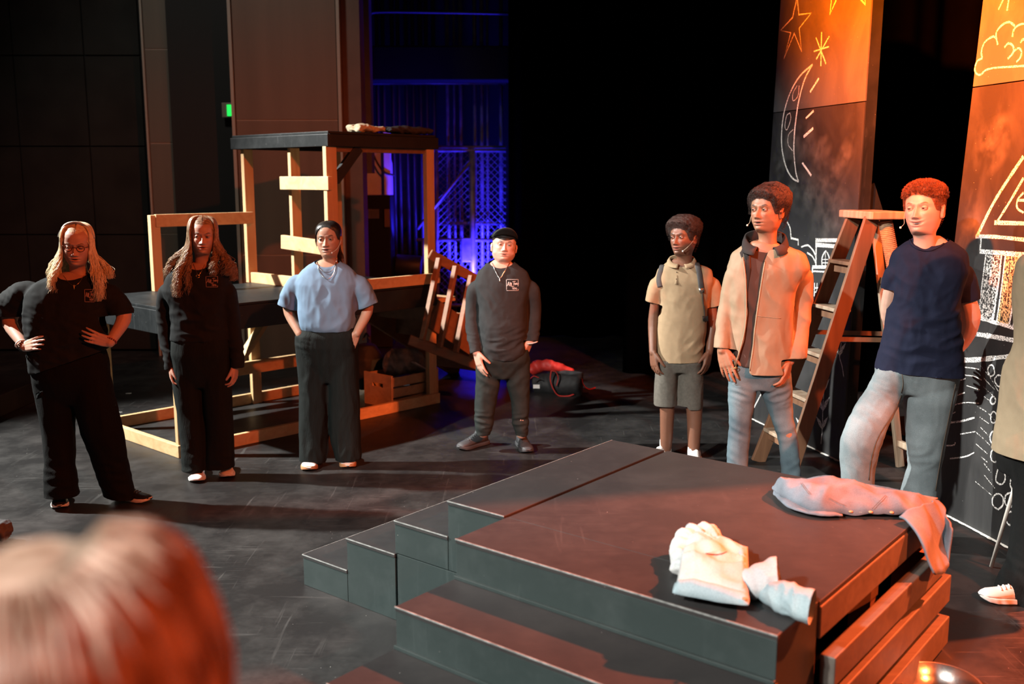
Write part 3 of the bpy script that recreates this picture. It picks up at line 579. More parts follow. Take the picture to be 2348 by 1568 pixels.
# ------------------------------------------------------------------ stepladder
ld = thing('step_ladder', 'old brown wooden stepladder standing in front of the moon flat', 'ladder', (2.2, 6.5, 0))
T1_, T2_ = D(1957, 500, 6.66), D(1999, 500, 6.40); F1_, F2_ = G(1738, 1058), np.array([1.80, 6.27, 0])
tz = T1_[2]
R1_, R2_ = D(2006, 503, 6.66), D(2030, 506, 6.42); K1_, K2_ = G(2064, 1070), np.array([2.74, 6.26, 0])
side = unit(F2_ - F1_)
for a, c in ((T1_, F1_), (T2_, F2_)):
    MB().bar(a, c + Z * .0, .028, .10, np.cross(side, unit(c - a))).build('side_rail', 'ladder_wood', ld, bevel=.004)
for i, t in enumerate((.17, .345, .52, .69, .86)):
    a, c = T1_ + (F1_ - T1_) * t, T2_ + (F2_ - T2_) * t
    MB().box((a + c) / 2, side, np.cross(Z, side), Z, np.linalg.norm(a - c), .11, .024).build('step', 'ladder_worn' if i else 'ladder_wood', ld, bevel=.004)
    MB().box((a + c) / 2 - Z * .04 - np.cross(Z, side) * .01, side, np.cross(Z, side), Z, np.linalg.norm(a - c), .012, .06).build('step_brace', 'ladder_wood', ld)
MB().box((T1_ + T2_ + R1_ + R2_) / 4 + Z * .03, side, np.cross(Z, side), Z, .42, .235, .05).build('top_cap', 'ladder_worn', ld, bevel=.008)
for a, c in ((R1_, K1_), (R2_, K2_)): MB().bar(a, c, .028, .055, np.cross(side, unit(c - a))).build('rear_leg', 'ladder_worn', ld, bevel=.004)
for t in (.24, .48, .9):
    a, c = R1_ + (K1_ - R1_) * t, R2_ + (K2_ - R2_) * t; MB().bar(a, c, .03, .045).build('rear_bar', 'ladder_worn', ld, bevel=.004)
for (f0, f1), (k0_, k1_) in (((T1_, F1_), (R1_, K1_)), ((T2_, F2_), (R2_, K2_))):
    MB().bar(f0 + (f1 - f0) * .455, k0_ + (k1_ - k0_) * .455, .008, .03).build('spreader', 'ladder_wood', ld)
mb = MB(); a, c = R2_, R2_ + (K2_ - R2_) * .19
for k in range(27):
    p = a + (c - a) * (k + .5) / 27; s_ = side * .030; w_ = unit(np.cross(c - a, side)) * .040
    mb.tube([p + s_ * math.cos(q) + w_ * math.sin(q) for q in np.linspace(0, 6.283, 14)[:-1]], .0075, 6, closed=True)
mat('rope', (.42, .26, .16), .9, .25, 60, .3, 200); o = mb.build('rope_wrap', 'rope', ld, True)
# ------------------------------------------------------------------ people: helpers
def gs(x, s): return np.exp(-(x / s) ** 2)
PROF = np.array([  # z, half width, front, back (units of head height, chin 0, crown 1)
    (-.42, .27, .14, -.34), (-.30, .232, .135, -.31), (-.18, .212, .14, -.285), (-.08, .208, .175, -.28), (-.035, .212, .235, -.285), (-.012, .218, .325, -.29), (.015, .228, .385, -.295), (.05, .245, .41, -.30), (.10, .270, .412, -.315), (.16, .290, .412, -.335),
    (.22, .305, .418, -.36), (.30, .322, .420, -.395), (.40, .336, .415, -.43), (.50, .343, .405, -.46), (.58, .348, .418, -.475), (.66, .350, .420, -.485), (.74, .345, .405, -.485), (.82, .325, .365, -.462), (.89, .285, .30, -.41), (.945, .225, .22, -.325), (.98, .145, .135, -.215), (.996, .06, .05, -.10)])
def head_grid(fw=1.0, nose=1.0, lips=1.0, open_=0.3, jaw=1.0, smile=0.0):
    """vertices of head + neck in head units, x to picture right, y forward, z up; plus colour masks"""
    zs = np.concatenate([np.linspace(-.42, -.04, 10), np.linspace(-.03, .66, 84), np.linspace(.67, .95, 24), (.962, .974, .984, .992, .996)])
    n = 104; th0 = np.linspace(0, 2 * np.pi, n, endpoint=False); th = th0 - .42 * np.sin(th0) * (1 + .0 * th0)  # denser at the face (theta 0)
    w = np.interp(zs, PROF[:, 0], PROF[:, 1]); f = np.interp(zs, PROF[:, 0], PROF[:, 2]); b = np.interp(zs, PROF[:, 0], PROF[:, 3])
    k = np.array([1, 2, 3, 2, 1.]) / 9
    def smz(a): return np.convolve(np.pad(a, 2, mode='edge'), k, 'valid')
    w, f, b = smz(w), smz(f), smz(b)
    jm = sst(zs, -.02, .08) * (1 - sst(zs, .2, .36)); w = w * (1 + (jaw - 1) * jm); w = w * (1 + (fw - 1) * sst(zs, -.1, .2))
    c = (f + b) / 2; d = (f - b) / 2
    cs, sn = np.cos(th), np.sin(th); e = 2 / 2.25
    x = w[:, None] * np.sign(sn) * np.abs(sn) ** e; y = c[:, None] + d[:, None] * np.sign(cs) * np.abs(cs) ** e
    z = np.repeat(zs[:, None], n, 1).copy()
    # chin narrows towards the front
    chm = (1 - sst(z, .06, .26)) * sst(z, -.06, .0); x = x * (1 - .28 * chm * sst(y, .05, .38))
    fr = sst(y, .12, .30)  # front mask
    ax = np.abs(x)
    dy = np.zeros_like(x)
    # nose
    nz = (z - .315) / .22; ridge = np.where(z > .315, np.interp(z, (.315, .36, .44, .52, .60), (1, .86, .52, .22, 0)), np.interp(z, (.255, .285, .315), (0, .45, 1)))
    wn = np.interp(z, (.27, .32, .38, .5, .58), (.050, .056, .042, .032, .04)) * (1 + .0 * z)
    dy += .118 * nose * ridge * gs(x, wn)
    dy += .046 * nose * gs(ax - .062, .030) * gs(z - .305, .030)
    dy -= .018 * gs(ax - .040, .014) * gs(z - .275, .012)
    # eyes, brows, cheeks
    dy -= .058 * gs(ax - .142, .066) * gs(z - .497, .040)
    dy -= .028 * gs(ax - .055, .03) * gs(z - .50, .05)
    dy += .020 * gs(ax - .14, .11) * gs(z - .585, .035)
    dy += .030 * gs(ax - .19, .085) * gs(z - .385, .075)
    dy -= .018 * gs(ax - .24, .06) * gs(z - .22, .08)
    # mouth
    mz = .185; hw = .118 + .03 * smile; crv = smile * .05 * (ax / .12) ** 2; zz = z - crv
    mo = .030 * open_
    dy += .022 * gs(x, .14) * gs(zz - mz, .075)
    dy += .026 * lips * gs(ax, hw * .86) * gs(zz - (mz + .026 + mo * .5), .019)
    dy += .030 * lips * gs(ax, hw * .74) * gs(zz - (mz - .028 - mo * .6), .023)
    dy -= (.030 + .045 * open_) * gs(ax, hw * .78) * gs(zz - mz, .011 + mo * .55)
    dy -= .014 * gs(ax, .07) * gs(z - .118, .022); dy += .022 * gs(ax, .085) * gs(z - .055, .05)
    dy -= .008 * gs(ax, .014) * gs(z - .245, .03)
    y = y + dy * fr
    # colour masks
    lipm = np.maximum(gs(ax, hw * .9) ** 1.0 * gs(zz - (mz + .026 + mo * .5), .022), gs(ax, hw * .8) * gs(zz - (mz - .029 - mo * .6), .027)) * fr
    lipm = sst(lipm, .38, .62) * (ax < hw * 1.05)
    gap = sst(gs(ax, hw * .80) * gs(zz - mz, .009 + mo * .75), .45, .75) * fr
    teeth = gap * (zz > mz + mo * .1) * (open_ > .6) * (ax < hw * .62) * (zz < mz + mo * .75)
    brow = sst(gs((ax - .148) / 1, .078) * gs(z - (.588 + .018 * gs(ax - .17, .05) - .12 * np.maximum(ax - .17, 0)), .022), .36, .60) * fr
    lash = .8 * sst(gs(ax - .142, .058) * gs(z - (.522 - 1.6 * (ax - .142) ** 2), .0085), .42, .75) * fr
    stub = fr * sst(y, .1, .2) * np.maximum(gs(z - .06, .1) * .6, gs(ax, .1) * gs(z - .245, .03)) * (1 - lipm)
    flush = fr * (gs(ax - .19, .09) * gs(z - .36, .09) + gs(ax, .05) * gs(z - .33, .05))
    return x, y, z, dict(lip=lipm, gap=gap, teeth=teeth, brow=brow, lash=lash, stub=stub, flush=flush)
def vc_mat(name, rough=.5, sss=.12, bump=.08):
    m, nt, b = nmat(name); L = nt.links
    at = nt.nodes.new('ShaderNodeAttribute'); at.attribute_name = 'tint'; tc = nt.nodes.new('ShaderNodeTexCoord')
    n = nt.nodes.new('ShaderNodeTexNoise'); n.inputs['Scale'].default_value = 30; n.inputs['Detail'].default_value = 6; L.new(tc.outputs['Object'], n.inputs['Vector'])
    mr = nt.nodes.new('ShaderNodeMapRange'); mr.inputs[3].default_value = .88; mr.inputs[4].default_value = 1.12; L.new(n.outputs[0], mr.inputs[0])
    mx = nt.nodes.new('ShaderNodeVectorMath'); mx.operation = 'SCALE'; L.new(at.outputs['Color'], mx.inputs[0]); L.new(mr.outputs[0], mx.inputs['Scale'])
    L.new(mx.outputs[0], b.inputs['Base Color']); setp(b, Roughness=rough)
    b.inputs['Subsurface Weight'].default_value = sss; b.inputs['Subsurface Radius'].default_value = (.012, .005, .003); b.inputs['Subsurface Scale'].default_value = 1.0
    n2 = nt.nodes.new('ShaderNodeTexNoise'); n2.inputs['Scale'].default_value = 350; L.new(tc.outputs['Object'], n2.inputs['Vector'])
    bp = nt.nodes.new('ShaderNodeBump'); bp.inputs['Strength'].default_value = bump; bp.inputs['Distance'].default_value = .002; L.new(n2.outputs[0], bp.inputs['Height']); L.new(bp.outputs[0], b.inputs['Normal'])
    MATS[name] = m
vc_mat('skin')
mat('eye_white', (.36, .34, .33), .2); mat('iris_brown', (.035, .018, .010), .1); mat('iris_blue', (.06, .085, .09), .1)

class Head:
    """head placed in the world: .pt maps head units to world"""
    def __init__(s, chin, crown_h, yaw=0.0, pitch=0.0, roll=0.0, body_yaw=0.0):
        s.h = crown_h; s.o = np.asarray(chin, float); s.rot = s._m(yaw, pitch, roll); s.rb = s._m(body_yaw, 0, 0); s.piv = np.array([0, -.05, -.02])
    def _m(s, yaw, pitch, roll):
        cy_, sy_ = math.cos(math.radians(yaw)), math.sin(math.radians(yaw)); cp, sp = math.cos(math.radians(pitch)), math.sin(math.radians(pitch)); cr_, sr_ = math.cos(math.radians(roll)), math.sin(math.radians(roll))
        ro = np.array([[cr_, 0, sr_], [0, 1, 0], [-sr_, 0, cr_]]); pi = np.array([[1, 0, 0], [0, cp, -sp], [0, sp, cp]])
        ya = np.array([[cy_, sy_, 0], [sy_, -cy_, 0], [0, 0, 1]])   # x right, y towards the viewer
        return ya @ pi @ ro
    def pt(s, P):
        P = np.asarray(P, float); k = sst(P[..., 2], -.36, -.02)[..., None]; q = P - s.piv
        a = q @ s.rot.T; b = q @ s.rb.T
        return s.o + s.h * (a * k + b * (1 - k) - (np.array([0, .40, 0]) - s.piv) @ s.rot.T)  # chin tip sits on .o
    def vec(s, v): return np.asarray(v, float) @ s.rot.T

def ear(mb_v, mb_f, hd, side, fw=1.0):
    """outer ear: disc with a raised rim"""
    base = np.array([side * .352 * fw, -.05, .43]); n1, n2 = 5, 18; V = []; F = []
    out = unit((side * .75, -.62, 0)); up = unit((0, -.22, 1)); fwd = unit(np.cross(up, out)) 
    for i in range(n1 + 1):
        r = i / n1
        for j in range(n2):
            a = 2 * math.pi * j / n2; ry, rz = .085, .145
            off = (.055 * sst(r, .55, .85) - .03 * (r > .98) + (.03 if r < .3 else 0)); low = 1 - .25 * (math.sin(a) < -.3)
            p = base + fwd * (r * ry * math.cos(a) * low) + up * (r * rz * math.sin(a)) + out * (off + .035 * (math.cos(a) * (1 if fwd[1] < 0 else -1)) * r)
            V.append(p)
    for i in range(n1):
        for j in range(n2): F.append([i * n2 + j, i * n2 + (j + 1) % n2, (i + 1) * n2 + (j + 1) % n2, (i + 1) * n2 + j])
    V += [p - out * .05 for p in V[-n2:]]; b0 = n1 * n2
    for j in range(n2): F.append([b0 + j, b0 + (j + 1) % n2, b0 + n2 + (j + 1) % n2, b0 + n2 + j])
    mb_v.append(hd.pt(np.array(V))); mb_f.append(F)

def capsule_chain(mb, pts, rad, n=14, flat=1.0, ref=None):
    P = np.asarray(pts, float); r = np.asarray(rad, float)
    d0, d1 = unit(P[0] - P[1]), unit(P[-1] - P[-2])
    P2 = [P[0] + d0 * r[0] * .92, P[0] + d0 * r[0] * .6, *P, P[-1] + d1 * r[-1] * .6, P[-1] + d1 * r[-1] * .92]; r2 = [r[0] * .35, r[0] * .8, *r, r[-1] * .8, r[-1] * .35]
    mb.tube(P2, r2, n, flat=flat, ref=ref)
def limb(mb, pts, rad, sub=5, **k):
    P = curve(pts, sub); t = np.linspace(0, len(pts) - 1, len(P)); capsule_chain(mb, P, np.interp(t, range(len(rad)), rad), **k)
FING = ((-.034, .092, .070, .0088), (-.0115, .098, .080, .0090), (.011, .095, .074, .0086), (.032, .086, .058, .0076))
def hand(mb, wrist, dirv, palm, thumb_side, curl=(.35, .4, .45, .5), scale=1.0, spread=.10, thumb=.5, tcurl=.3):
    """palm and five fingers. dirv: wrist to knuckles; palm: normal out of the palm; thumb_side: +1/-1 along dirv x palm"""
    a = unit(dirv); p = unit(np.asarray(palm, float) - a * (np.asarray(palm) @ a)); s = np.cross(a, p) * thumb_side; w = np.asarray(wrist, float); k = scale
    def L(x, y, z): return w + (s * -x + a * y + p * z) * k       # x<0: index side (thumb side)
    for x, r0 in ((-.026, .0145), (-.009, .015), (.009, .0148), (.025, .0135)):
        capsule_chain(mb, [L(x * .62, .0, 0), L(x, .045, .0), L(x * 1.15, .088, 0)], [r0 * k * 1.1, r0 * k, r0 * k * .82], 10)
    for i, (x, y, ln, r) in enumerate(FING):
        c = curl[i]; ang_ = spread * (i - 1.5) / 1.5; q = np.array([x, y, 0.0]); pts = [L(*q)]; th = c * .55; segs = (.45, .30, .25)
        for j, sg in enumerate(segs):
            q = q + ln * 1.12 * sg * np.array([math.sin(ang_) * math.cos(th), math.cos(ang_) * math.cos(th), math.sin(th)]); pts.append(L(*q)); th += c * (1.05 if j == 0 else .75)
        limb(mb, pts, [r * k, r * k * .98, r * k * .9, r * k * .74], 3, n=10)
    t0 = np.array([-.026, .018, .006]); d = np.array([-math.sin(thumb), math.cos(thumb), .25]); d /= np.linalg.norm(d)
    t1 = t0 + d * .040; d2 = unit(d + np.array([.35 * tcurl, .15, .6 * tcurl])); t2 = t1 + d2 * .034; d3 = unit(d2 + np.array([.35 * tcurl, 0, .5 * tcurl])); t3 = t2 + d3 * .026
    limb(mb, [L(*t0), L(*t1), L(*t2), L(*t3)], [.0155 * k, .0122 * k, .0105 * k, .0085 * k], 3, n=10)

def remesh(mb, voxel, smooth=2):
    me = mb.mesh('tmp'); o = bpy.data.objects.new('tmp', me); link(o)
    md = o.modifiers.new('r', 'REMESH'); md.mode = 'VOXEL'; md.voxel_size = voxel; md.adaptivity = 0
    if smooth:
        ms = o.modifiers.new('s', 'SMOOTH'); ms.factor = .5; ms.iterations = smooth
    dg = bpy.context.evaluated_depsgraph_get(); me2 = bpy.data.meshes.new_from_object(o.evaluated_get(dg))
    bpy.data.objects.remove(o); bpy.data.meshes.remove(me)
    return me2
def mesh_arrays(me):
    co = np.empty(len(me.vertices) * 3); me.vertices.foreach_get('co', co); co = co.reshape(-1, 3)
    return co, [list(p.vertices) for p in me.polygons]
def lerp_col(c, d, k): return c * (1 - k[..., None]) + np.asarray(d) * k[..., None]

def build_body(par, hd, skin, parts, face=None, lip=None, brow=(.03, .02, .015), eye='iris_brown', gaze=(0, 0), stub=0.0, blink=0.0):
    """one mesh: remeshed limbs/hands/torso + finely modelled head; eyes are children"""
    V = []; F = []; C = []; n = 0
    for mb, vx in parts:
        me = remesh(mb, vx, 1); co, fs = mesh_arrays(me); bpy.data.meshes.remove(me)
        V.append(co); F += [[i + n for i in q] for q in fs]; C.append(np.tile(np.array([*skin, 1.0]), (len(co), 1))); n += len(co)
    x, y, z, mk = head_grid(**(face or {})); m_, k_ = x.shape
    P = hd.pt(np.stack([x, y, z], -1).reshape(-1, 3))
    c = np.tile(np.array(skin), (m_ * k_, 1)).reshape(m_, k_, 3)
    sk = np.array(skin); c = lerp_col(c, sk * np.array([1.12, .82, .78]), np.clip(mk['flush'], 0, 1) * .5)
    if stub: c = lerp_col(c, sk * .45, mk['stub'] * stub)
    c = lerp_col(c, lip if lip is not None else sk * np.array([.92, .55, .55]), mk['lip'] * .85); c = lerp_col(c, (.035, .012, .010), mk['gap']); c = lerp_col(c, (.75, .70, .64), np.clip(mk['teeth'], 0, 1))
    c = lerp_col(c, brow, mk['brow'] * .88); c = lerp_col(c, np.array(brow) * .6, mk['lash'] * .9)
    idx = np.arange(m_ * k_).reshape(m_, k_); fs = []
    for i in range(m_ - 1):
        for j in range(k_): fs.append([idx[i, j], idx[i, (j + 1) % k_], idx[i + 1, (j + 1) % k_], idx[i + 1, j]])
    fs.append(list(idx[-1]))
    V.append(P); F += [[int(q) + n for q in f] for f in fs]; C.append(np.concatenate([c.reshape(-1, 3), np.ones((m_ * k_, 1))], 1)); n += m_ * k_
    ev, ef = [], []
    for sd in (-1, 1): ear(ev, ef, hd, sd, (face or {}).get('fw', 1.0))
    for v, f in zip(ev, ef):
        V.append(v); F += [[i + n for i in q] for q in f]; C.append(np.tile(np.array([skin[0], skin[1] * .92, skin[2] * .9, 1]), (len(v), 1))); n += len(v)
    mb = MB(); mb.add(np.vstack(V), F); me = mb.mesh('body')
    at = me.attributes.new('tint', 'FLOAT_COLOR', 'POINT'); at.data.foreach_set('color', np.vstack(C).ravel())
    o = place('body', me, 'skin', par, True)
    # eyeballs with iris, upper and lower lids
    for sd in (-1, 1):
        c0 = np.array([sd * .142, .352, .497]); r = .058
        e = MB(); rings = []
        for k in range(13):
            a = math.pi * k / 12; rings.append(np.array([[r * math.sin(a) * math.cos(t), r * math.cos(a), r * math.sin(a) * math.sin(t)] for t in np.linspace(0, 6.2832, 17)[:-1]]) + c0)
        e.rings([hd.pt(q) for q in rings], True)
        ob = e.build('eye', 'eye_white', o, True)
        gd = unit((gaze[0], 1, gaze[1])); s1 = unit(np.cross(gd, (0, 0, 1))); s2 = np.cross(s1, gd); e = MB()
        for rr_, dd in ((.030, .0),):
            q = [np.array([c0 + gd * (r * math.cos(a) + .0015) + (s1 * math.cos(t) + s2 * math.sin(t)) * r * math.sin(a) for t in np.linspace(0, 6.2832, 15)[:-1]]) for a in (.60, .40, .2, .02)]
            e.rings([hd.pt(w) for w in q], True)
        e.build('iris', eye, ob, True)
        for up, (a0, a1) in ((1, (.20 - blink * .5, 1.5)), (-1, (-1.5, -.34))):
            R1 = r * 1.07; rg = []
            for aa in np.linspace(a0, a1, 6):
                rg.append(np.array([c0 + R1 * np.array([math.sin(t) * 1.0, math.cos(t) * math.cos(aa), math.cos(t) * math.sin(aa)]) for t in np.linspace(-1.45, 1.45, 15)]))
            vv = np.vstack([hd.pt(q) for q in rg]); m2 = 15
            lid = MB(); lid.add(vv, [[i * m2 + j, i * m2 + j + 1, (i + 1) * m2 + j + 1, (i + 1) * m2 + j] for i in range(5) for j in range(m2 - 1)])
            me2 = lid.mesh('eyelid'); a2 = me2.attributes.new('tint', 'FLOAT_COLOR', 'POINT'); cc = np.tile(np.array([*(sk * .92), 1]), (len(vv), 1))
            edge = slice(0, m2) if up > 0 else slice(5 * m2, 6 * m2)
            if up > 0: cc[edge] = (*(np.array(brow) * .6), 1)
            a2.data.foreach_set('color', cc.ravel()); place('eyelid', me2, 'skin', ob, True)
    return o

# ------------------------------------------------------------------ clothing
_G = np.random.RandomState(3).normal(size=(256, 3)); _G /= np.linalg.norm(_G, axis=1)[:, None]; _PM = np.random.RandomState(4).permutation(256); _PM = np.concatenate([_PM, _PM, _PM])
def pnoise(q):
    """gradient noise for an array of points"""
    i = np.floor(q).astype(int); f = q - i; i &= 255; w = f * f * f * (f * (f * 6 - 15) + 10); out = 0
    for a in (0, 1):
        for b_ in (0, 1):
            for c in (0, 1):
                h = _PM[_PM[_PM[(i[:, 0] + a) & 255] + ((i[:, 1] + b_) & 255)] + ((i[:, 2] + c) & 255)] & 255
                d = (_G[h] * (f - np.array([a, b_, c]))).sum(1)
                out = out + d * (w[:, 0] if a else 1 - w[:, 0]) * (w[:, 1] if b_ else 1 - w[:, 1]) * (w[:, 2] if c else 1 - w[:, 2])
    return out * 1.5
def fold_noise(P, seed, scale, stretch): return pnoise(P * np.asarray(stretch) * scale + seed * 7.31)
def relax_edges(bm, it=6):
    """even out the open edges of a cut garment"""
    bv = [v for v in bm.verts if v.is_boundary]; nb = {v: [e.other_vert(v) for e in v.link_edges if e.is_boundary] for v in bv}
    for _ in range(it):
        new = {v: (v.co * .5 + sum((w.co for w in nb[v]), Vector()) * (.5 / len(nb[v]))) if nb[v] else v.co.copy() for v in bv}
        for v, c in new.items(): v.co = c
def garment(name, par, mats, pieces, cuts=(), voxel=.009, folds=(), amp=.006, seed=1, smooth=7, base_scale=9.0, stretch=(1, 1, .45), post=None):
    """cloth shell: union of lofts, cut open at the hems, pushed into folds.
    cuts: (point, outward normal, radius). folds: (centre, radius, direction, wavelength, amplitude)"""
    mb = MB()
    for p in pieces: p(mb)
    me = remesh(mb, voxel, smooth); bm = bmesh.new(); bm.from_mesh(me); bpy.data.meshes.remove(me)
    for p, nrm, rad in cuts:
        p, nv = Vector(p), Vector(unit(nrm)); fs = [f for f in bm.faces if (f.calc_center_median() - p).length < rad]
        g = list({v for f in fs for v in f.verts}) + list({e for f in fs for e in f.edges}) + fs
        bmesh.ops.bisect_plane(bm, geom=g, plane_co=p, plane_no=nv, clear_outer=False)
        kill = [f for f in bm.faces if (f.calc_center_median() - p).length < rad * 1.05 and (f.calc_center_median() - p).dot(nv) > 1e-5]
        bmesh.ops.delete(bm, geom=kill, context='FACES')
    relax_edges(bm); bm.normal_update(); bm.verts.ensure_lookup_table()
    co = np.array([v.co[:] for v in bm.verts]); no = np.array([v.normal[:] for v in bm.verts])
    q = co + .03 * fold_noise(co, seed + 5, 7, (1, 1, 1))[:, None]
    r1 = 1 - 2 * np.abs(fold_noise(q, seed, base_scale, stretch)); r2 = 1 - 2 * np.abs(fold_noise(q, seed + 2, base_scale * 2.1, (stretch[0], stretch[1], stretch[2] * 1.4)))
    d = amp * (.7 * r1 + .35 * r2 - .45)
    for c, rad, dv, wl, am in folds:
        dd = np.linalg.norm(co - np.asarray(c), axis=1); k = np.exp(-(dd / rad) ** 2); a_ = unit(dv); b_ = unit(np.cross(a_, (0, 1, 0.001)))
        q2 = co - np.asarray(c); wob = .35 * wl * fold_noise(co, seed + 9, 8, (1, 1, 1)); ca, cb2 = (q2 @ a_ + wob) / wl, (q2 @ b_) / (wl * 3.6)
        r_ = 1 - 2.6 * np.abs(pnoise(np.stack([ca * .8, cb2, np.full(len(ca), seed * 1.7)], 1))); d += 1.25 * am * k * np.clip(r_, -.6, 1)
    co = co + no * d[:, None]
    if post is not None: co = post(co)
    for v, c in zip(bm.verts, co): v.co = c
    me = bpy.data.meshes.new(name); bm.to_mesh(me); bm.free()
    o = place(name, me, mats, par, True); return o
class Fig:
    """a standing figure measured in the picture: depth y of its base, metres per pixel"""
    def __init__(s, y, yaw=0.0): s.y = y; s.yaw = math.radians(yaw); s.rt = np.array([math.cos(s.yaw), math.sin(s.yaw), 0]); s.fw = np.array([math.sin(s.yaw), -math.cos(s.yaw), 0])
    def p(s, u, v, dy=0.0): return D(u, v, s.y + dy)
    def m(s, px, v=800): return px * s.y / (FPX * 1.0) * (1.0 / (math.cos(PITCH) + 0 * v)) * (math.cos(PITCH))
    def loft(s, rows, dep, n=36, e=2.4, sub=3, tilt=None):
        """torso-like loft: rows (v, uL, uR, dy); dep: half depth in metres per row"""
        rows = [tuple(r) + (0,) * (4 - len(r)) for r in rows]; dep = np.broadcast_to(np.asarray(dep, float), (len(rows),))
        def f(mb):
            C = []; Wd = []
            for r, b in zip(rows, dep):
                L_, R_ = s.p(r[1], r[0], r[3]), s.p(r[2], r[0], r[3]); C.append((L_ + R_) / 2); h = (R_[0] - L_[0]) / 2
                a = math.sqrt(max(h * h - (b * math.sin(s.yaw)) ** 2, (.5 * h) ** 2)) / math.cos(s.yaw); Wd.append((a, b))
            C = curve(C, sub); t = np.linspace(0, len(rows) - 1, len(C)); a = np.interp(t, range(len(rows)), [w[0] for w in Wd]); b = np.interp(t, range(len(rows)), [w[1] for w in Wd])
            th = np.linspace(0, 2 * np.pi, n, endpoint=False); cs, sn = np.cos(th), np.sin(th); cc = np.sign(cs) * np.abs(cs) ** (2 / e); ss = np.sign(sn) * np.abs(sn) ** (2 / e)
            mb.rings([C[i] + s.rt * (a[i] * cc)[:, None] + s.fw * (b[i] * ss)[:, None] for i in range(len(C))])
        return f
    def tube(s, rows, n=20, sub=5, flat=1.0, ref=None):
        """sleeve / leg: rows (u, v, dy, half width px)"""
        def f(mb):
            P = curve([s.p(*r[:3]) for r in rows], sub); t = np.linspace(0, len(rows) - 1, len(P)); r_ = np.interp(t, range(len(rows)), [q[3] * s.y / FPX * (.62 if i == 0 else 1) for i, q in enumerate(rows)])
            if rows[0][1] < 720: P[:, 2] -= .022 * (1 - sst(np.linspace(0, 1, len(P)), 0, .35))
            mb.tube(P, r_, n, flat=flat, ref=ref)
        return f
    def leg(s, rows, dep=None, n=22, sub=4):
        """trouser leg: rows (v, uL, uR, dy) with horizontal rings"""
        return s.loft(rows, dep if dep is not None else [max(.045, (r[2] - r[1]) / 2 * s.y / FPX * .95) for r in rows], n, 2.1, sub)
def shoe(name, par, heel, toe, mats, w=.048, h=.085, label=None, sole=.025, top=None, high=.0):
    """shoe lofted from heel to toe on the floor; children: sole, laces"""
    heel, toe = np.asarray(heel, float), np.asarray(toe, float); a = unit(toe - heel); L_ = np.linalg.norm(toe - heel); s_ = np.array([-a[1], a[0], 0])
    ts = np.array([0, .04, .12, .25, .4, .52, .64, .76, .88, .96, 1.0]); ww = np.array([.30, .62, .74, .76, .74, .80, .92, 1.0, .88, .58, .25]) * w
    hh = np.array([.5, .95, 1.05, 1.08, 1.0, .86, .70, .60, .54, .42, .22]) * h; hh[1:4] += high
    up = MB(); rg = []
    for t, w_, h_ in zip(ts, ww, hh):
        q = []
        for k in range(18):
            th = 2 * math.pi * k / 18; x = math.cos(th); z = math.sin(th); zz = (z if z > 0 else z * .15); xx = np.sign(x) * abs(x) ** .8
            q.append(heel + a * L_ * t + s_ * w_ * xx * (1 - .25 * max(z, 0) ** 2) + Z * (sole + .004 + max(zz, 0) * (h_ - sole) + .012 * 0))
        rg.append(np.array(q))
    up.rings(rg); o = up.build(name, mats[0], par, True)
    if label: o['label'] = label
    so = MB(); ol = []
    for t, w_ in zip(ts, ww): ol.append((t, w_ * 1.07 + .002))
    loop = [heel + a * (L_ * t * 1.03 - .012) + s_ * w_ for t, w_ in ol] + [heel + a * (L_ * t * 1.03 - .012) - s_ * w_ for t, w_ in reversed(ol)]
    rock = [.004 + .022 * sst(t, .82, 1.03) for t, _ in ol]; rock = rock + rock[::-1]
    n = len(loop); v = [p + Z * (r * .75 + .001) for p, r in zip(loop, rock)] + [p + Z * (sole + r * .35) for p, r in zip(loop, rock)]
    so.add(v, [list(range(n))[::-1], list(range(n, 2 * n))] + [[i, (i + 1) % n, n + (i + 1) % n, n + i] for i in range(n)]); so.build('sole', mats[1], o, True, .004)
    if len(mats) > 2:
        la = MB()
        for k in range(5):
            t = .42 + k * .065; w_ = np.interp(t, ts, ww) * .55; h_ = np.interp(t, ts, hh)
            la.tube([heel + a * L_ * t + s_ * w_ * x + Z * (sole + .006 + (h_ - sole) * math.sqrt(max(0, 1 - (x * .55) ** 2)) * .99) for x in np.linspace(-1, 1, 7)], .0032, 5)
        ob = la.build('laces', mats[2], o, True); ob['kind'] = 'stuff'
    return o
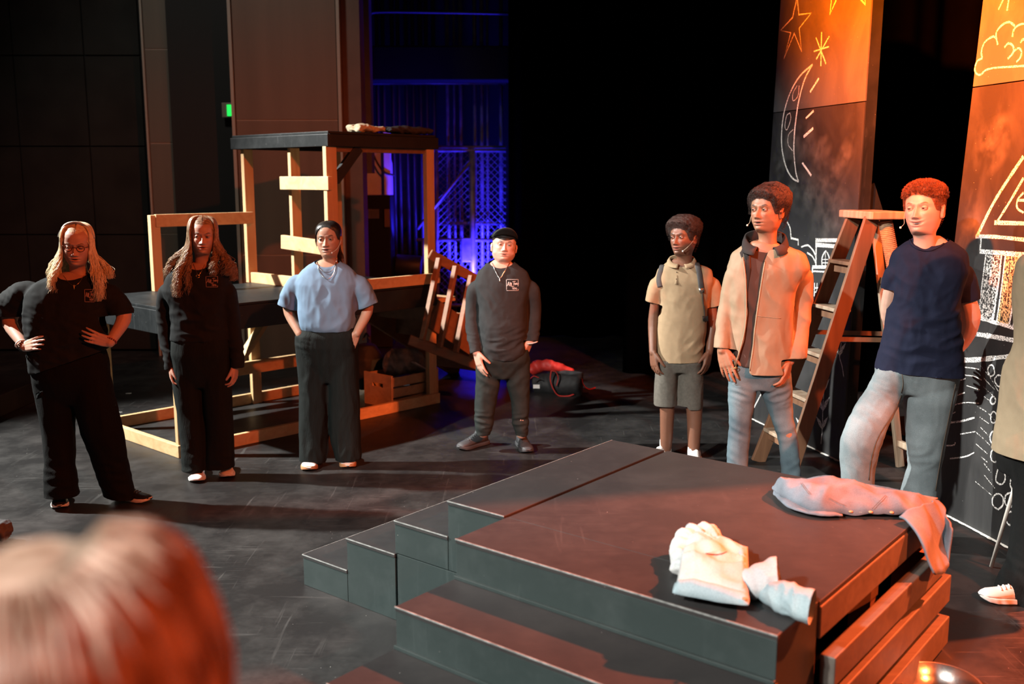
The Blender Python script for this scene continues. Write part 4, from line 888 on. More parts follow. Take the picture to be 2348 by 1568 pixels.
# ------------------------------------------------------------------ hair
def fast_mesh(name, V, Q):
    """mesh from a vertex array and a quad array"""
    me = bpy.data.meshes.new(name); me.vertices.add(len(V)); me.vertices.foreach_set('co', np.ascontiguousarray(V, np.float32).ravel())
    nq = len(Q); me.loops.add(nq * 4); me.polygons.add(nq); me.loops.foreach_set('vertex_index', np.ascontiguousarray(Q, np.int32).ravel())
    me.polygons.foreach_set('loop_start', np.arange(0, nq * 4, 4, dtype=np.int32)); me.update(calc_edges=True); return me
def strands(name, par, m, paths, r0=.0022, taper=.35, n=3):
    """many tapering strands of equal point count in one mesh"""
    P = np.array(paths); S_, K, _ = P.shape; T = np.gradient(P, axis=1); T /= np.linalg.norm(T, axis=2, keepdims=True) + 1e-9
    a = np.cross(T, np.array([.31, .52, .79])); a /= np.linalg.norm(a, axis=2, keepdims=True) + 1e-9; b_ = np.cross(T, a)
    r = (r0 * np.interp(np.linspace(0, 1, K), (0, .15, .7, 1), (.7, 1, .85, taper)))[None, :, None, None]; th = np.arange(n) * 2 * np.pi / n
    V = P[:, :, None, :] + r * (np.cos(th)[None, None, :, None] * a[:, :, None, :] + np.sin(th)[None, None, :, None] * b_[:, :, None, :])
    idx = np.arange(S_ * K * n).reshape(S_, K, n); nx = np.roll(idx, -1, 2); Q = np.stack([idx[:, :-1], nx[:, :-1], nx[:, 1:], idx[:, 1:]], -1).reshape(-1, 4)
    return place(name, fast_mesh(name, V.reshape(-1, 3), Q), m, par, True)
def scalp(hd, az, z, out=.0):
    """point on the skull surface: azimuth az from the face (0) in radians, height z (head units)"""
    w = np.interp(z, PROF[:, 0], PROF[:, 1]); f = np.interp(z, PROF[:, 0], PROF[:, 2]); b = np.interp(z, PROF[:, 0], PROF[:, 3]); c, d = (f + b) / 2, (f - b) / 2
    e = 2 / 2.25; sn, cs = math.sin(az), math.cos(az)
    return np.array([(w + out) * np.sign(sn) * abs(sn) ** e, c + (d + out) * np.sign(cs) * abs(cs) ** e, z])
def hair_shell(name, par, hd, m, hairline, thick, top=.06, noise_amp=.02, noise_scale=9, na=72, nz=26, back=-.05, ztop=1.0):
    """hair as a thick shell on the skull. hairline(az) -> lowest z; thick(az, z) -> outset"""
    V = []; idx = {}
    for i in range(nz + 1):
        t = i / nz
        for j in range(na):
            az = 2 * math.pi * j / na; a_ = az if az <= math.pi else az - 2 * math.pi; zl = hairline(a_); z = zl + (.992 - zl) * (math.sin(t * math.pi / 2) ** .85)
            k = sst(t, 0, .30); th = thick(a_, z) * (.04 + .96 * k ** .7)
            p = scalp(hd, az, z, 0.0); nrm = unit(np.array([p[0] / .36 ** 2, (p[1] + .03) / .46 ** 2, (z - .5) / .55 ** 2])); p = p + nrm * th
            nn = mnoise.noise(Vector(p * noise_scale)) + .5 * mnoise.noise(Vector(p * noise_scale * 2.3)); p = p + nrm * noise_amp * nn * k
            V.append(p)
    F = []
    for i in range(nz):
        for j in range(na): F.append([i * na + j, i * na + (j + 1) % na, (i + 1) * na + (j + 1) % na, (i + 1) * na + j])
    F.append([nz * na + j for j in range(na)])
    return MB().add(hd.pt(np.array(V)), F).build(name, m, par, True)
def hair_mat(name, c1, c2, rough=.42, scale=60, bump=.3):
    m, nt, b = nmat(name); L = nt.links; setp(b, Roughness=rough, Specular_IOR_Level=.45)
    tc = nt.nodes.new('ShaderNodeTexCoord'); n = nt.nodes.new('ShaderNodeTexNoise'); n.inputs['Scale'].default_value = scale; n.inputs['Detail'].default_value = 4; L.new(tc.outputs['Object'], n.inputs['Vector'])
    r = nt.nodes.new('ShaderNodeValToRGB'); e = r.color_ramp.elements; e[0].position = .35; e[0].color = (*c2, 1); e[1].position = .65; e[1].color = (*c1, 1)
    L.new(n.outputs[0], r.inputs[0]); L.new(r.outputs[0], b.inputs['Base Color'])
    if bump:
        n2 = nt.nodes.new('ShaderNodeTexNoise'); n2.inputs['Scale'].default_value = scale * 4; n2.inputs['Detail'].default_value = 3; L.new(tc.outputs['Object'], n2.inputs['Vector'])
        bp = nt.nodes.new('ShaderNodeBump'); bp.inputs['Strength'].default_value = bump; bp.inputs['Distance'].default_value = .006; L.new(n2.outputs[0], bp.inputs['Height']); L.new(bp.outputs[0], b.inputs['Normal'])
    MATS[name] = m
hair_mat('hair_blonde', (.85, .73, .52), (.60, .48, .30)); hair_mat('hair_brown', (.38, .25, .15), (.19, .115, .065)); hair_mat('hair_black', (.018, .013, .011), (.010, .008, .007), .35)
hair_mat('hair_afro', (.040, .016, .010), (.020, .009, .006), .7, 90, .9); hair_mat('hair_auburn', (.28, .09, .035), (.14, .042, .018), .45, 70, .6)
def fuzz(name, par, hd, m, hairline, thick, count, length, r0, seed, curl=.02, keep=lambda a, z: True):
    """short kinked strands all over a hair shell"""
    rr = random.Random(seed); paths = []
    while len(paths) < count:
        az = rr.uniform(-math.pi, math.pi); t = rr.random(); zl = hairline(az); z = zl + (.992 - zl) * (math.sin(t * math.pi / 2) ** .85)
        if not keep(az, z): continue
        p = scalp(hd, az, z); nrm = unit(np.array([p[0] / .36 ** 2, (p[1] + .03) / .46 ** 2, (z - .5) / .55 ** 2])); p = p + nrm * thick(az, z) * .8
        d = unit(nrm + np.array([rr.uniform(-.5, .5) for _ in range(3)])); s1 = unit(np.cross(d, (.3, .5, .8))); s2 = np.cross(d, s1); ph = rr.uniform(0, 6.28); ln = length * rr.uniform(.6, 1.25)
        paths.append(hd.pt(np.array([p + d * ln * k / 4 + (s1 * math.cos(ph + k * 1.9) + s2 * math.sin(ph + k * 1.9)) * curl * (k > 0) for k in range(5)])))
    return strands(name, par, m, paths, r0, .5, 3)
from mathutils.bvhtree import BVHTree
FABRIC = ('knit_black', 'twill_black', 'linen_black', 'cotton_blue', 'knit_charcoal', 'track_grey', 'polo_khaki', 'shorts_grey', 'shirt_brown', 'cotton_navy', 'shirt_sand', 'jacket_lining')
mat('knit_black', (.012, .0135, .014), .85, .12, 30, .08, 400); mat('twill_black', (.005, .0055, .0055), .85, .12, 30, .3, 300, stretch=(1, 1, .15)); mat('linen_black', (.009, .0115, .011), .8, .15, 40, .35, 220, stretch=(1, 1, .12))
mat('cotton_blue', (.155, .235, .335), .85, .05, 12, .04, 300); mat('knit_charcoal', (.026, .027, .028), .85, .1, 20, .2, 400); mat('track_grey', (.019, .024, .023), .7, .1, 20, .15, 300)
mat('polo_khaki', (.31, .22, .135), .85, .06, 30, .2, 500); mat('shorts_grey', (.115, .105, .090), .85, .12, 60, .25, 400); mat('jacket_tan', (.25, .17, .105), .7, .05, 20, .08, 300); mat('jacket_lining', (.030, .025, .024), .85)
mat('shirt_brown', (.070, .040, .033), .85, .08); mat('cotton_navy', (.011, .0135, .030), .85, .08, 20, .12, 300); mat('shirt_sand', (.24, .19, .125), .85, .06, 20, .15, 300)
def denim(name, c1, c2, scale=5):
    m, nt, b = nmat(name); L = nt.links; setp(b, Roughness=.88); tc = nt.nodes.new('ShaderNodeTexCoord')
    n = nt.nodes.new('ShaderNodeTexNoise'); n.inputs['Scale'].default_value = scale; n.inputs['Detail'].default_value = 3; L.new(tc.outputs['Object'], n.inputs['Vector'])
    n2 = nt.nodes.new('ShaderNodeTexNoise'); n2.inputs['Scale'].default_value = 260; n2.inputs['Detail'].default_value = 2; L.new(tc.outputs['Object'], n2.inputs['Vector'])
    r = nt.nodes.new('ShaderNodeValToRGB'); e = r.color_ramp.elements; e[0].position = .35; e[0].color = (*c2, 1); e[1].position = .65; e[1].color = (*c1, 1); L.new(n.outputs[0], r.inputs[0])
    mr = nt.nodes.new('ShaderNodeMapRange'); mr.inputs[3].default_value = .7; mr.inputs[4].default_value = 1.3; L.new(n2.outputs[0], mr.inputs[0])
    mx = nt.nodes.new('ShaderNodeVectorMath'); mx.operation = 'SCALE'; L.new(r.outputs[0], mx.inputs[0]); L.new(mr.outputs[0], mx.inputs['Scale']); L.new(mx.outputs[0], b.inputs['Base Color'])
    bp = nt.nodes.new('ShaderNodeBump'); bp.inputs['Strength'].default_value = .25; bp.inputs['Distance'].default_value = .002; L.new(n2.outputs[0], bp.inputs['Height']); L.new(bp.outputs[0], b.inputs['Normal']); MATS[name] = m
denim('denim_mid', (.11, .16, .185), (.055, .085, .105)); denim('denim_light', (.20, .24, .255), (.105, .13, .14)); denim('denim_pale', (.13, .15, .18), (.08, .092, .112), 8); denim('denim_white', (.50, .50, .485), (.35, .39, .41), 6)
mat('stitch', (.10, .07, .05), .8); mat('stitch_light', (.36, .27, .18), .8); mat('leather_black', (.012, .012, .013), .4); mat('rubber_white', (.70, .68, .64), .55); mat('shoe_white', (.72, .70, .67), .6, .06); mat('rubber_gum', (.45, .22, .10), .6); mat('shoe_charcoal', (.035, .038, .042), .6, .15, 30)
mat('sock_white', (.75, .73, .70), .9, .05, 60, .2, 300); mat('gold', (.80, .55, .22), .25, metal=1); mat('silver', (.75, .74, .72), .25, metal=1); mat('print_white', (.62, .60, .58), .8); mat('print_coral', (.40, .24, .19), .8)
mat('frame_tortoise', (.09, .025, .012), .2); mat('band_blue', (.16, .22, .28), .8, col2=(.55, .58, .60), scale=28); mat('strap_grey', (.045, .042, .042), .8, .1, 60, .2, 300); mat('mic_beige', (.5, .36, .26), .5); mat('foam_white', (.7, .66, .6), .9); mat('bead_black', (.02, .02, .02), .25); mat('bead_red', (.25, .02, .015), .3)
m, nt, b = nmat('lens_glass'); setp(b, Base_Color=(1, 1, 1, 1), Roughness=.02, Alpha=.08); MATS['lens_glass'] = m

for f_ in FABRIC: MATS[f_].node_tree.nodes['Principled BSDF'].inputs['Specular IOR Level'].default_value = .12
TREES = {}
def tree(o):
    if o.name not in TREES:
        me = o.data; TREES[o.name] = BVHTree.FromPolygons([v.co[:] for v in me.vertices], [list(p.vertices) for p in me.polygons])
    return TREES[o.name]
def snap(objs, u, v, off=.003, y=None):
    """nearest point of the clothes/skin along the line of sight, lifted off the surface"""
    d = Vector(ray(u, v)).normalized(); best = None
    for o in objs:
        h = tree(o).ray_cast(Vector(CAM), d)
        if h[0] is not None and (best is None or h[3] < best[3]): best = h
    if best is None: return D(u, v, y) if y else None
    n = best[1]; n = n if n.dot(d) < 0 else -n
    return np.array(best[0] + n * off)
def snapline(objs, pts, off=.003, k=6, y=None):
    P = np.array(pts, float); Q = curve(P, k) if len(P) > 2 else np.array([P[0] + (P[1] - P[0]) * t for t in np.linspace(0, 1, 6)])
    S_ = [snap(objs, q[0], q[1], off, y) for q in Q]; return np.array([s for s in S_ if s is not None])
def cord(name, par, m, objs, pts, r=.0025, off=.003, n=6, k=6, y=None, flat=1.0):
    P = snapline(objs, pts, off, k, y); return MB().tube(P, r, n, flat=flat).build(name, m, par, True)
def decal(name, par, m, objs, strokes, w=.004, off=.0025):
    mb = MB()
    for s in strokes:
        P = snapline(objs, s, off, 5)
        if len(P) > 1: mb.tube(P, w / 2, 5)
    o = mb.build(name, m, par, True); return o
def patch(name, par, m, objs, poly, off=.004, thick=.004):
    """small cloth piece lying on the surface (collar leaf, pocket flap, strap)"""
    P = np.array([snap(objs, u, v, off) for u, v in poly if snap(objs, u, v, off) is not None]); c = P.mean(0)
    cc = snap(objs, float(np.mean([q[0] for q in poly])), float(np.mean([q[1] for q in poly])), off); c = cc if cc is not None else c
    n = len(P); f = [[i, (i + 1) % n, n] for i in range(n)]; o = MB().add(np.vstack([P, c]), f).build(name, m, par, True)
    md = o.modifiers.new('t', 'SOLIDIFY'); md.thickness = thick; md.offset = 0; return o
def hole(o, poly, front):
    """open a garment where the polygon (picture outline) meets its front"""
    bm = bmesh.new(); bm.from_mesh(o.data); P = np.array(poly); kill = []
    for f in bm.faces:
        c = f.calc_center_median(); d = np.array(c) - CAM; k = d @ FW; u, v = CX + FPX * d[0] / k, CY - FPX * (d @ UP) / k
        if f.normal.dot(Vector(front)) < -.15 and True: continue
        ins = False; j = len(P) - 1
        for i in range(len(P)):
            if (P[i][1] > v) != (P[j][1] > v) and u < (P[j][0] - P[i][0]) * (v - P[i][1]) / (P[j][1] - P[i][1]) + P[i][0]: ins = not ins
            j = i
        if ins: kill.append(f)
    bmesh.ops.delete(bm, geom=kill, context='FACES'); relax_edges(bm, 14); bm.to_mesh(o.data); bm.free(); TREES.pop(o.name, None)
def long_hair(name, par, hd, m, n, seed, tip, flare, fwd, wave=.03, freq=9, r0=.0028, azr=(.75, 3.14), lift=.05, z0=.35, side=(-1, 1), jit=1.0, fall=None):
    """hair from the crown over the skull, then hanging. tip/flare/fwd: functions of signed azimuth"""
    rr = random.Random(seed); paths = []
    for i in range(n):
        a = rr.uniform(*azr) * rr.choice(side); lf = lift * rr.uniform(.5, 1.3); tz = tip(a) * rr.uniform(.85, 1.05); P = []
        for z in (.996, .975, .94, .88, .78, .66, .53, .42, z0): P.append(scalp(hd, a + rr.gauss(0, .02), z, lf + .004 * rr.random()) + np.array([0, 0, lf * .8 * sst(z, .7, 1)]))
        p = P[-1]; k = 14; ph = rr.uniform(0, 6.28); ph2 = rr.uniform(0, 6.28); wv = wave * rr.uniform(.5, 1.3); fq = freq * rr.uniform(.8, 1.2); dx, dy_ = rr.gauss(0, .025) * jit, rr.gauss(0, .025) * jit
        for j in range(1, k + 1):
            t = j / k; z = z0 + (tz - z0) * t; e = sst(t, 0, .8)
            q = np.array([p[0] + np.sign(a) * flare(a) * e + dx * t * 2, p[1] + fwd(a) * e + dy_ * t * 2, z]); am = wv * min(1, t * 2.5)
            q += am * np.array([math.cos(ph + fq * t), math.sin(ph + fq * t * 1.0), .0]) + .3 * am * np.array([math.cos(ph2 + 2.3 * fq * t), 0, 0]); P.append(q)
        paths.append(hd.pt(curve(P, 2)))
    return strands(name, par, m, paths, r0, .3, 4)
def parted_hair(name, par, hd, m, n, seed, tip, flare, fwd, wave, freq, r0, lift=.06, y0r=(-.15, .37), px=0.0):
    """strands from a centre parting sweeping down both sides of the head"""
    rr = random.Random(seed); paths = []
    for i in range(n):
        sd = rr.choice((-1, 1)); y0 = rr.uniform(*y0r); l = lift * rr.uniform(.5, 1.2); P = []; wv = wave * rr.uniform(.5, 1.2); ph = rr.uniform(0, 6.28); fq = freq * rr.uniform(.85, 1.15); bend = rr.uniform(.10, .20)
        for be in np.linspace(.03, 1.62, 9):
            yy = y0 - bend * be * (.4 + y0); ry = math.sqrt(max(.05, 1 - ((yy + .03) / .47) ** 2)); P.append(np.array([px + sd * (.355 + l) * ry * math.sin(be) + sd * .03 * sst(be, .8, 1.6), yy, .5 + (.52 + l) * ry * math.cos(be)]))
        p = P[-1]; tz = tip(sd) * rr.uniform(.85, 1.06); dx, dy_ = rr.gauss(0, .05), rr.gauss(0, .05)
        for j in range(1, 14):
            t_ = j / 13; e = sst(t_, 0, .8); am = wv * min(1, t_ * 2.5)
            P.append(np.array([p[0] + sd * flare(sd) * e + dx * t_ + am * math.cos(ph + fq * t_), p[1] + fwd(sd) * e + dy_ * t_ + am * math.sin(ph + fq * t_), p[2] + (tz - p[2]) * t_]))
        paths.append(hd.pt(curve(P, 2)))
    return strands(name, par, m, paths, r0, .3, 4)
def arm(mb, F, pts, rad=(.05, .043, .04, .027), hd_=None):
    P = [F.p(*q) for q in pts]; rad = list(rad)
    if pts[0][1] < 700: rad[0] *= .74; P[0] = P[0] - Z * .035
    limb(mb, P, rad, 5, n=14)
    if hd_: hand(mb, P[-1], **hd_)
    return P
def torso_fill(F, rows, dep, k=.80):
    r2 = []
    for r in rows: c = (r[1] + r[2]) / 2; h = (r[2] - r[1]) / 2 * k; r2.append((r[0], c - h, c + h, *(r[3:] or (0,))))
    return F.loft(r2, np.asarray(dep) * k)
def script_logo(par, objs, x0, y0, w, h, m):
    """square outline with two lines of brush script on the chest"""
    def q(pts): return [(x0 + a * w, y0 + b_ * h) for a, b_ in pts]
    decal('print_box', par, m, objs, [q([(.03, 0), (1, 0)]), q([(0, 0), (.03, 1)]), q([(.03, 1), (1, 1.0)]), q([(1, .28), (1, 0)]), q([(1, 1), (1, .86)])], .0028)
    decal('print_script', par, m, objs, [q(s) for s in ([(.02, .62), (.12, .48), (.2, .22), (.23, .6)], [(.1, .48), (.25, .44)], [(.28, .6), (.34, .25), (.33, .62)], [(.38, .62), (.43, .28), (.44, .62)], [(.36, .38), (.48, .36)], [(.52, .22), (.66, .16), (.80, .18)], [(.66, .18), (.62, .5)], [(.7, .48), (.73, .32), (.77, .5), (.8, .33), (.85, .48), (.88, .3), (.93, .46), (1.02, .3), (.98, .62)],
          [(.42, .66), (.55, .60), (.66, .62)], [(.55, .62), (.52, .9)], [(.58, .85), (.66, .72), (.62, .9), (.72, .84)], [(.72, .72), (.78, .88), (.84, .72), (.82, .88), (.93, .84)])], .0032)
def headset(par, hd, body, sd, z_tip=.14, x_tip=.20):
    P = curve([hd.pt(np.array(p)) for p in ((sd * .355, -.02, .52), (sd * .375, .02, .46), (sd * .345, .16, .32), (sd * .29, .30, .20), (sd * x_tip, .385, z_tip))], 6)
    o = MB().tube(P, .0016, 6).build('headset_microphone', 'mic_beige', par, True)
    MB().lathe([(.001, -.006), (.005, -.004), (.0055, 0), (.005, .004), (.001, .006)], P[-1], 12).build('foam_tip', 'foam_white', o, True)
def collar(par, m, F, c, rx, ry, h, fall, half, drop, flare):
    """turned-down collar: a band round the neck (open at the front) that folds outwards"""
    V_ = []; n_ = 44
    for i_ in range(n_):
        q = math.radians(-half + 2 * half * i_ / (n_ - 1)); back = .5 + .5 * math.cos(q); fl_ = 1 - sst(back, .0, .55); o_ = F.rt * math.sin(q) - F.fw * math.cos(q)
        p0 = c + F.rt * (rx * math.sin(q)) - F.fw * (ry * math.cos(q)) + Z * (-drop + (drop + .01) * back); p1 = p0 + o_ * .010 + Z * h * (1 - .35 * fl_); p2 = p1 + o_ * .010 + Z * .003; p3 = p0 + o_ * (.030 + flare * fl_) + Z * (h - fall) * (1 - .5 * fl_)
        V_ += [p0, (p0 + p1) / 2 + o_ * .001, p1, p2, (p2 + p3) / 2 + o_ * .006, p3]
    o = MB().add(V_, [[i_ * 6 + j_, i_ * 6 + j_ + 1, (i_ + 1) * 6 + j_ + 1, (i_ + 1) * 6 + j_] for i_ in range(n_ - 1) for j_ in range(5)]).build('collar', m, par, True)
    md = o.modifiers.new('t', 'SOLIDIFY'); md.thickness = .003; return o
def legs_fill(F, rows, r=.055):
    def f(mb):
        P = [(F.p((q[1] + q[2]) / 2, q[0], q[3] if len(q) > 3 else 0)) for q in rows]; limb(mb, P, np.linspace(r * 1.25, r * .75, len(P)), 4)
    return f

# ------------------------------------------------------------------ person 1: blonde girl, hands on hips
F = Fig(5.77, 8); t = thing('person', 'blonde person with glasses in black top, hands on hips', 'person', G(205, 1158))
hd = Head(F.p(172, 611, -.085), .222, 14, -10, 4, 8)
rows = [(622, 144, 192, .02), (629, 130, 206, .015), (636, 110, 221, .005), (648, 82, 237), (672, 66, 244), (690, 62, 244), (728, 60, 240), (768, 68, 240), (810, 70, 244), (852, 74, 246)]; dep = [.062, .07, .082, .10, .125, .135, .14, .14, .145, .145]
B1 = MB(); torso_fill(F, rows, dep)(B1)
pl = [(845, 80, 168, .0), (870, 77, 172, .0), (930, 88, 172, .0), (990, 98, 170, .0), (1062, 105, 170, -.02), (1120, 104, 177, -.03)]; prr = [(845, 166, 246), (870, 170, 252), (925, 172, 264), (990, 189, 281, .02), (1062, 216, 291, .05), (1132, 240, 306, .06)]
legs_fill(F, pl)(B1); legs_fill(F, prr)(B1)
B2 = MB(); arm(B2, F, [(85, 660, 0), (22, 728, .04), (57, 795, -.10)], (.055, .046, .028), dict(dirv=(.80, -.52, .26), palm=(.45, .75, -.25), thumb_side=1, curl=(.25, .2, .22, .25), scale=.92, thumb=.25, tcurl=.1))
arm(B2, F, [(232, 660, 0), (284, 722, .04), (252, 786, -.09)], (.055, .046, .028), dict(dirv=(-.72, -.55, .40), palm=(-.5, .75, .1), thumb_side=-1, curl=(.3, .3, .3, .3), scale=.90, thumb=.05, tcurl=.5))
body = build_body(t, hd, (.50, .29, .215), [(B1, .014), (B2, .0048)], dict(open_=.5, fw=1.04, nose=.9), brow=(.16, .09, .05), blink=.55, gaze=(0, -.3))
def hemcut(co): return co
sh = garment('shirt', t, 'knit_black', [F.loft(rows, dep), F.tube([(96, 664, 0, 30), (60, 672, .02, 30), (28, 700, .05, 33), (24, 742, .05, 33)]), F.tube([(218, 664, 0, 28), (246, 676, .02, 27), (274, 706, .05, 27), (280, 738, .05, 27)])],
    [(F.p(28, 726, .05), (.02, -.1, -1), .16), (F.p(281, 720, .05), (.12, -.1, -1), .14), (F.p(120, 842, -.02), (.34, 0, -1), .5), (F.p(168, 630, -.0), (0, -.30, 1), .085)], .009,
    [(F.p(75, 770, -.1), .14, (.3, 0, 1), .035, .008), (F.p(215, 775, -.1), .14, (-.2, 0, 1), .035, .008), (F.p(150, 790, -.14), .16, (.35, 0, 1), .045, .009), (F.p(25, 700, .03), .11, (.6, 0, .8), .028, .008), (F.p(285, 700, .03), .1, (-.6, 0, .8), .03, .006)], .007, 3)
tr = garment('trousers', t, 'twill_black', [F.loft([(800, 82, 236), (830, 76, 244), (870, 80, 248), (905, 96, 240), (925, 110, 230)], [.12, .135, .13, .10, .07]), F.leg(pl + [(1150, 102, 180, -.03)]), F.leg(prr + [(1155, 242, 312, .06)])],
    [(F.p(140, 1134, -.03), (0, 0, -1), .17), (F.p(275, 1138, .06), (-.15, 0, -1), .17)], .010, [(F.p(140, 1110, -.1), .14, (0, 0, 1), .05, .008), (F.p(270, 1100, -.05), .14, (.3, 0, 1), .05, .008)], .008, 4, stretch=(1, 1, .22))
patch('pocket_flap', t, 'twill_black', [tr], [(72, 890), (100, 894), (102, 908), (88, 914), (72, 904)], .012, .008)
shoe('shoe', t, G(140, 1140) , G(137, 1170), ('leather_black', 'rubber_white', 'shoe_charcoal'), .046, .085)
shoe('shoe', t, G(258, 1142), G(348, 1152), ('leather_black', 'rubber_white', 'shoe_charcoal'), .045, .08)
hl = lambda a: .79 - .36 * sst(abs(a), .70, 1.2) - .42 * sst(abs(a), 1.5, 2.4)
hair_shell('hair_cap', t, hd, 'hair_blonde', lambda a: hl(a) + .15 * (1 - sst(abs(a), .5, 1.1)), lambda a, z: .012, noise_amp=.003)
long_hair('hair', t, hd, 'hair_blonde', 1900, 11, lambda a: (-.95 if a > 0 else -.72) if abs(a) < 1.6 else -.45, lambda a: (.24 if a > 0 else .20) + .10 * (abs(a) > 1.6), lambda a: .20 if abs(a) < 1.5 else -.04, .045, 9, .0017, (1.0, 3.1), .05)
parted_hair('hair_front', t, hd, 'hair_blonde', 1100, 12, lambda s_: -.95 if s_ > 0 else -.72, lambda s_: .16, lambda s_: .08, .045, 9, .0016, .035, (-.3, .375))
hb = [hd.pt(np.array([.415 * math.sin(q), .08 - .16 * (1 - math.cos(q)) * .5, .50 + .57 * math.cos(q)])) for q in np.linspace(-1.25, 1.25, 26)]
MB().tube(hb, .019, 8, flat=.25, ref=(0, 0, 1)).build('headband', 'band_blue', t, True)
gl = MB()
for sd in (-1, 1): gl.tube([hd.pt(np.array([sd * .148 + .092 * math.cos(q), .425 - .04 * abs(math.cos(q)) * (1 if math.cos(q) * sd > 0 else 0), .478 + .075 * math.sin(q)])) for q in np.linspace(0, 6.283, 21)[:-1]], .0021, 6, closed=True)
gl.tube([hd.pt(np.array(p)) for p in ((-.056, .43, .50), (0, .445, .508), (.056, .43, .50))], .002, 6)
for sd in (-1, 1): gl.tube([hd.pt(np.array(p)) for p in ((sd * .238, .39, .505), (sd * .33, .25, .51), (sd * .365, -.05, .50))], .002, 6)
gm = gl.build('glasses', 'frame_tortoise', t, True)
cord('necklace', t, 'gold', [sh, body], [(146, 632), (158, 648), (170, 655), (182, 648), (192, 632)], .0012, .003)
decal('cross_pendant', t, 'gold', [sh, body], [[(170, 652), (170, 664)], [(166, 656), (174, 656)]], .004)
script_logo(t, [sh], 194, 664, 22, 28, 'print_coral')
for k, (mm, off) in enumerate((('rubber_white', 0), ('bead_black', 6), ('bead_black', 11))):
    c0 = F.p(49 + off * .75, 789 + off * .55, -.09); ax = unit(F.p(57, 795, -.10) - F.p(22, 728, .04)); s1 = unit(np.cross(ax, Z)); s2 = np.cross(ax, s1)
    if mm == 'rubber_white': MB().tube([c0 + (s1 * math.cos(q) + s2 * math.sin(q)) * .032 for q in np.linspace(0, 6.283, 22)[:-1]], .004, 8, closed=True).build('bracelet', mm, t, True)
    else:
        br = MB()
        for q in np.linspace(0, 6.283, 17)[:-1]: br.lathe([(.0005, -.005), (.004, -.003), (.0052, 0), (.004, .003), (.0005, .005)], c0 + (s1 * math.cos(q) + s2 * math.sin(q)) * .032, 8)
        o = br.build('bracelet', mm, t, True); o['kind'] = 'stuff'
c0 = F.p(254, 781, -.085); ax = unit(F.p(252, 786, -.09) - F.p(284, 722, .04)); s1 = unit(np.cross(ax, Z)); s2 = np.cross(ax, s1); br = MB()
for q in np.linspace(0, 6.283, 17)[:-1]: br.lathe([(.0005, -.005), (.004, -.003), (.0052, 0), (.004, .003), (.0005, .005)], c0 + (s1 * math.cos(q) + s2 * math.sin(q)) * .032, 8)
o = br.build('bracelet', 'bead_red', t, True); o['kind'] = 'stuff'

# ------------------------------------------------------------------ person 2: long curly brown hair
F = Fig(6.36, 6); t = thing('person', 'person with long curly brown hair in black long-sleeved top', 'person', G(475, 1090))
hd = Head(F.p(464, 583, -.085), .222, 16, -2, 3, 6)
rows = [(601, 437, 481, .02), (608, 425, 494, .015), (615, 411, 507, .005), (629, 387, 524), (665, 374, 530), (700, 392, 520), (745, 396, 520), (778, 394, 526)]; dep = [.062, .07, .082, .10, .125, .125, .12, .13]
B1 = MB(); torso_fill(F, rows, dep)(B1); pl = [(810, 396, 464), (870, 396, 465), (917, 403, 466), (950, 408, 467), (1010, 414, 471, -.02), (1070, 417, 474, -.03)]; prr = [(810, 464, 530), (870, 465, 530), (917, 468, 531), (950, 471, 533), (1010, 475, 536), (1066, 474, 537, -.01)]
legs_fill(F, pl)(B1); legs_fill(F, prr)(B1); B2 = MB()
arm(B2, F, [(386, 655, 0), (382, 735, .03), (392, 838, -.02)], (.05, .042, .026), dict(dirv=(.12, -.25, -1), palm=(1, .15, 0), thumb_side=1, curl=(.6, .6, .65, .7), scale=.9, thumb=.35))
arm(B2, F, [(524, 655, 0), (532, 735, .03), (540, 838, -.0)], (.05, .042, .026), dict(dirv=(-.05, -.25, -1), palm=(-1, .15, 0), thumb_side=-1, curl=(.6, .6, .65, .7), scale=.9, thumb=.35))
body = build_body(t, hd, (.47, .27, .20), [(B1, .014), (B2, .0048)], dict(open_=.45, fw=.97), brow=(.07, .04, .025), gaze=(-.35, 0))
sh = garment('shirt', t, 'knit_black', [F.loft(rows, dep), F.tube([(400, 650, 0, 20), (384, 668, .01, 22), (380, 720, .03, 21), (382, 770, .02, 19), (391, 820, -.01, 17), (393, 856, -.02, 16)]), F.tube([(508, 648, 0, 20), (522, 668, .01, 22), (530, 725, .03, 20), (538, 780, .02, 18), (543, 820, 0, 16), (544, 856, 0, 15)])],
    [(F.p(392, 846, -.02), (0, 0, -1), .07), (F.p(543, 842, 0), (0, 0, -1), .07), (F.p(459, 608, .0), (0, -.35, 1), .08)], .008,
    [(F.p(450, 745, -.12), .15, (.15, 0, 1), .04, .008), (F.p(440, 690, -.12), .13, (.7, 0, .7), .045, .006), (F.p(382, 810, 0), .09, (.2, 0, 1), .026, .006), (F.p(540, 800, 0), .09, (-.2, 0, 1), .026, .006), (F.p(384, 720, 0), .1, (.3, 0, 1), .035, .005)], .006, 12)
tr = garment('trousers', t, 'linen_black', [F.loft([(755, 402, 518), (780, 396, 526), (810, 395, 530), (850, 404, 522), (885, 418, 508)], [.11, .125, .125, .10, .07]), F.leg(pl + [(1100, 416, 476, -.03)]), F.leg(prr + [(1096, 472, 538, -.01)])],
    [(F.p(446, 1078, -.03), (-.08, 0, -1), .14), (F.p(505, 1070, 0), (.06, 0, -1), .12)], .009, [(F.p(440, 1060, -.08), .1, (0, 0, 1), .045, .006), (F.p(505, 1055, -.05), .1, (0, 0, 1), .045, .006)], .007, 14, stretch=(1, 1, .15))
shoe('shoe', t, G(455, 1078), G(451, 1109), ('shoe_white', 'rubber_white', 'sock_white'), .05, .085); shoe('shoe', t, G(517, 1070), G(522, 1099), ('shoe_white', 'rubber_white', 'sock_white'), .048, .085)
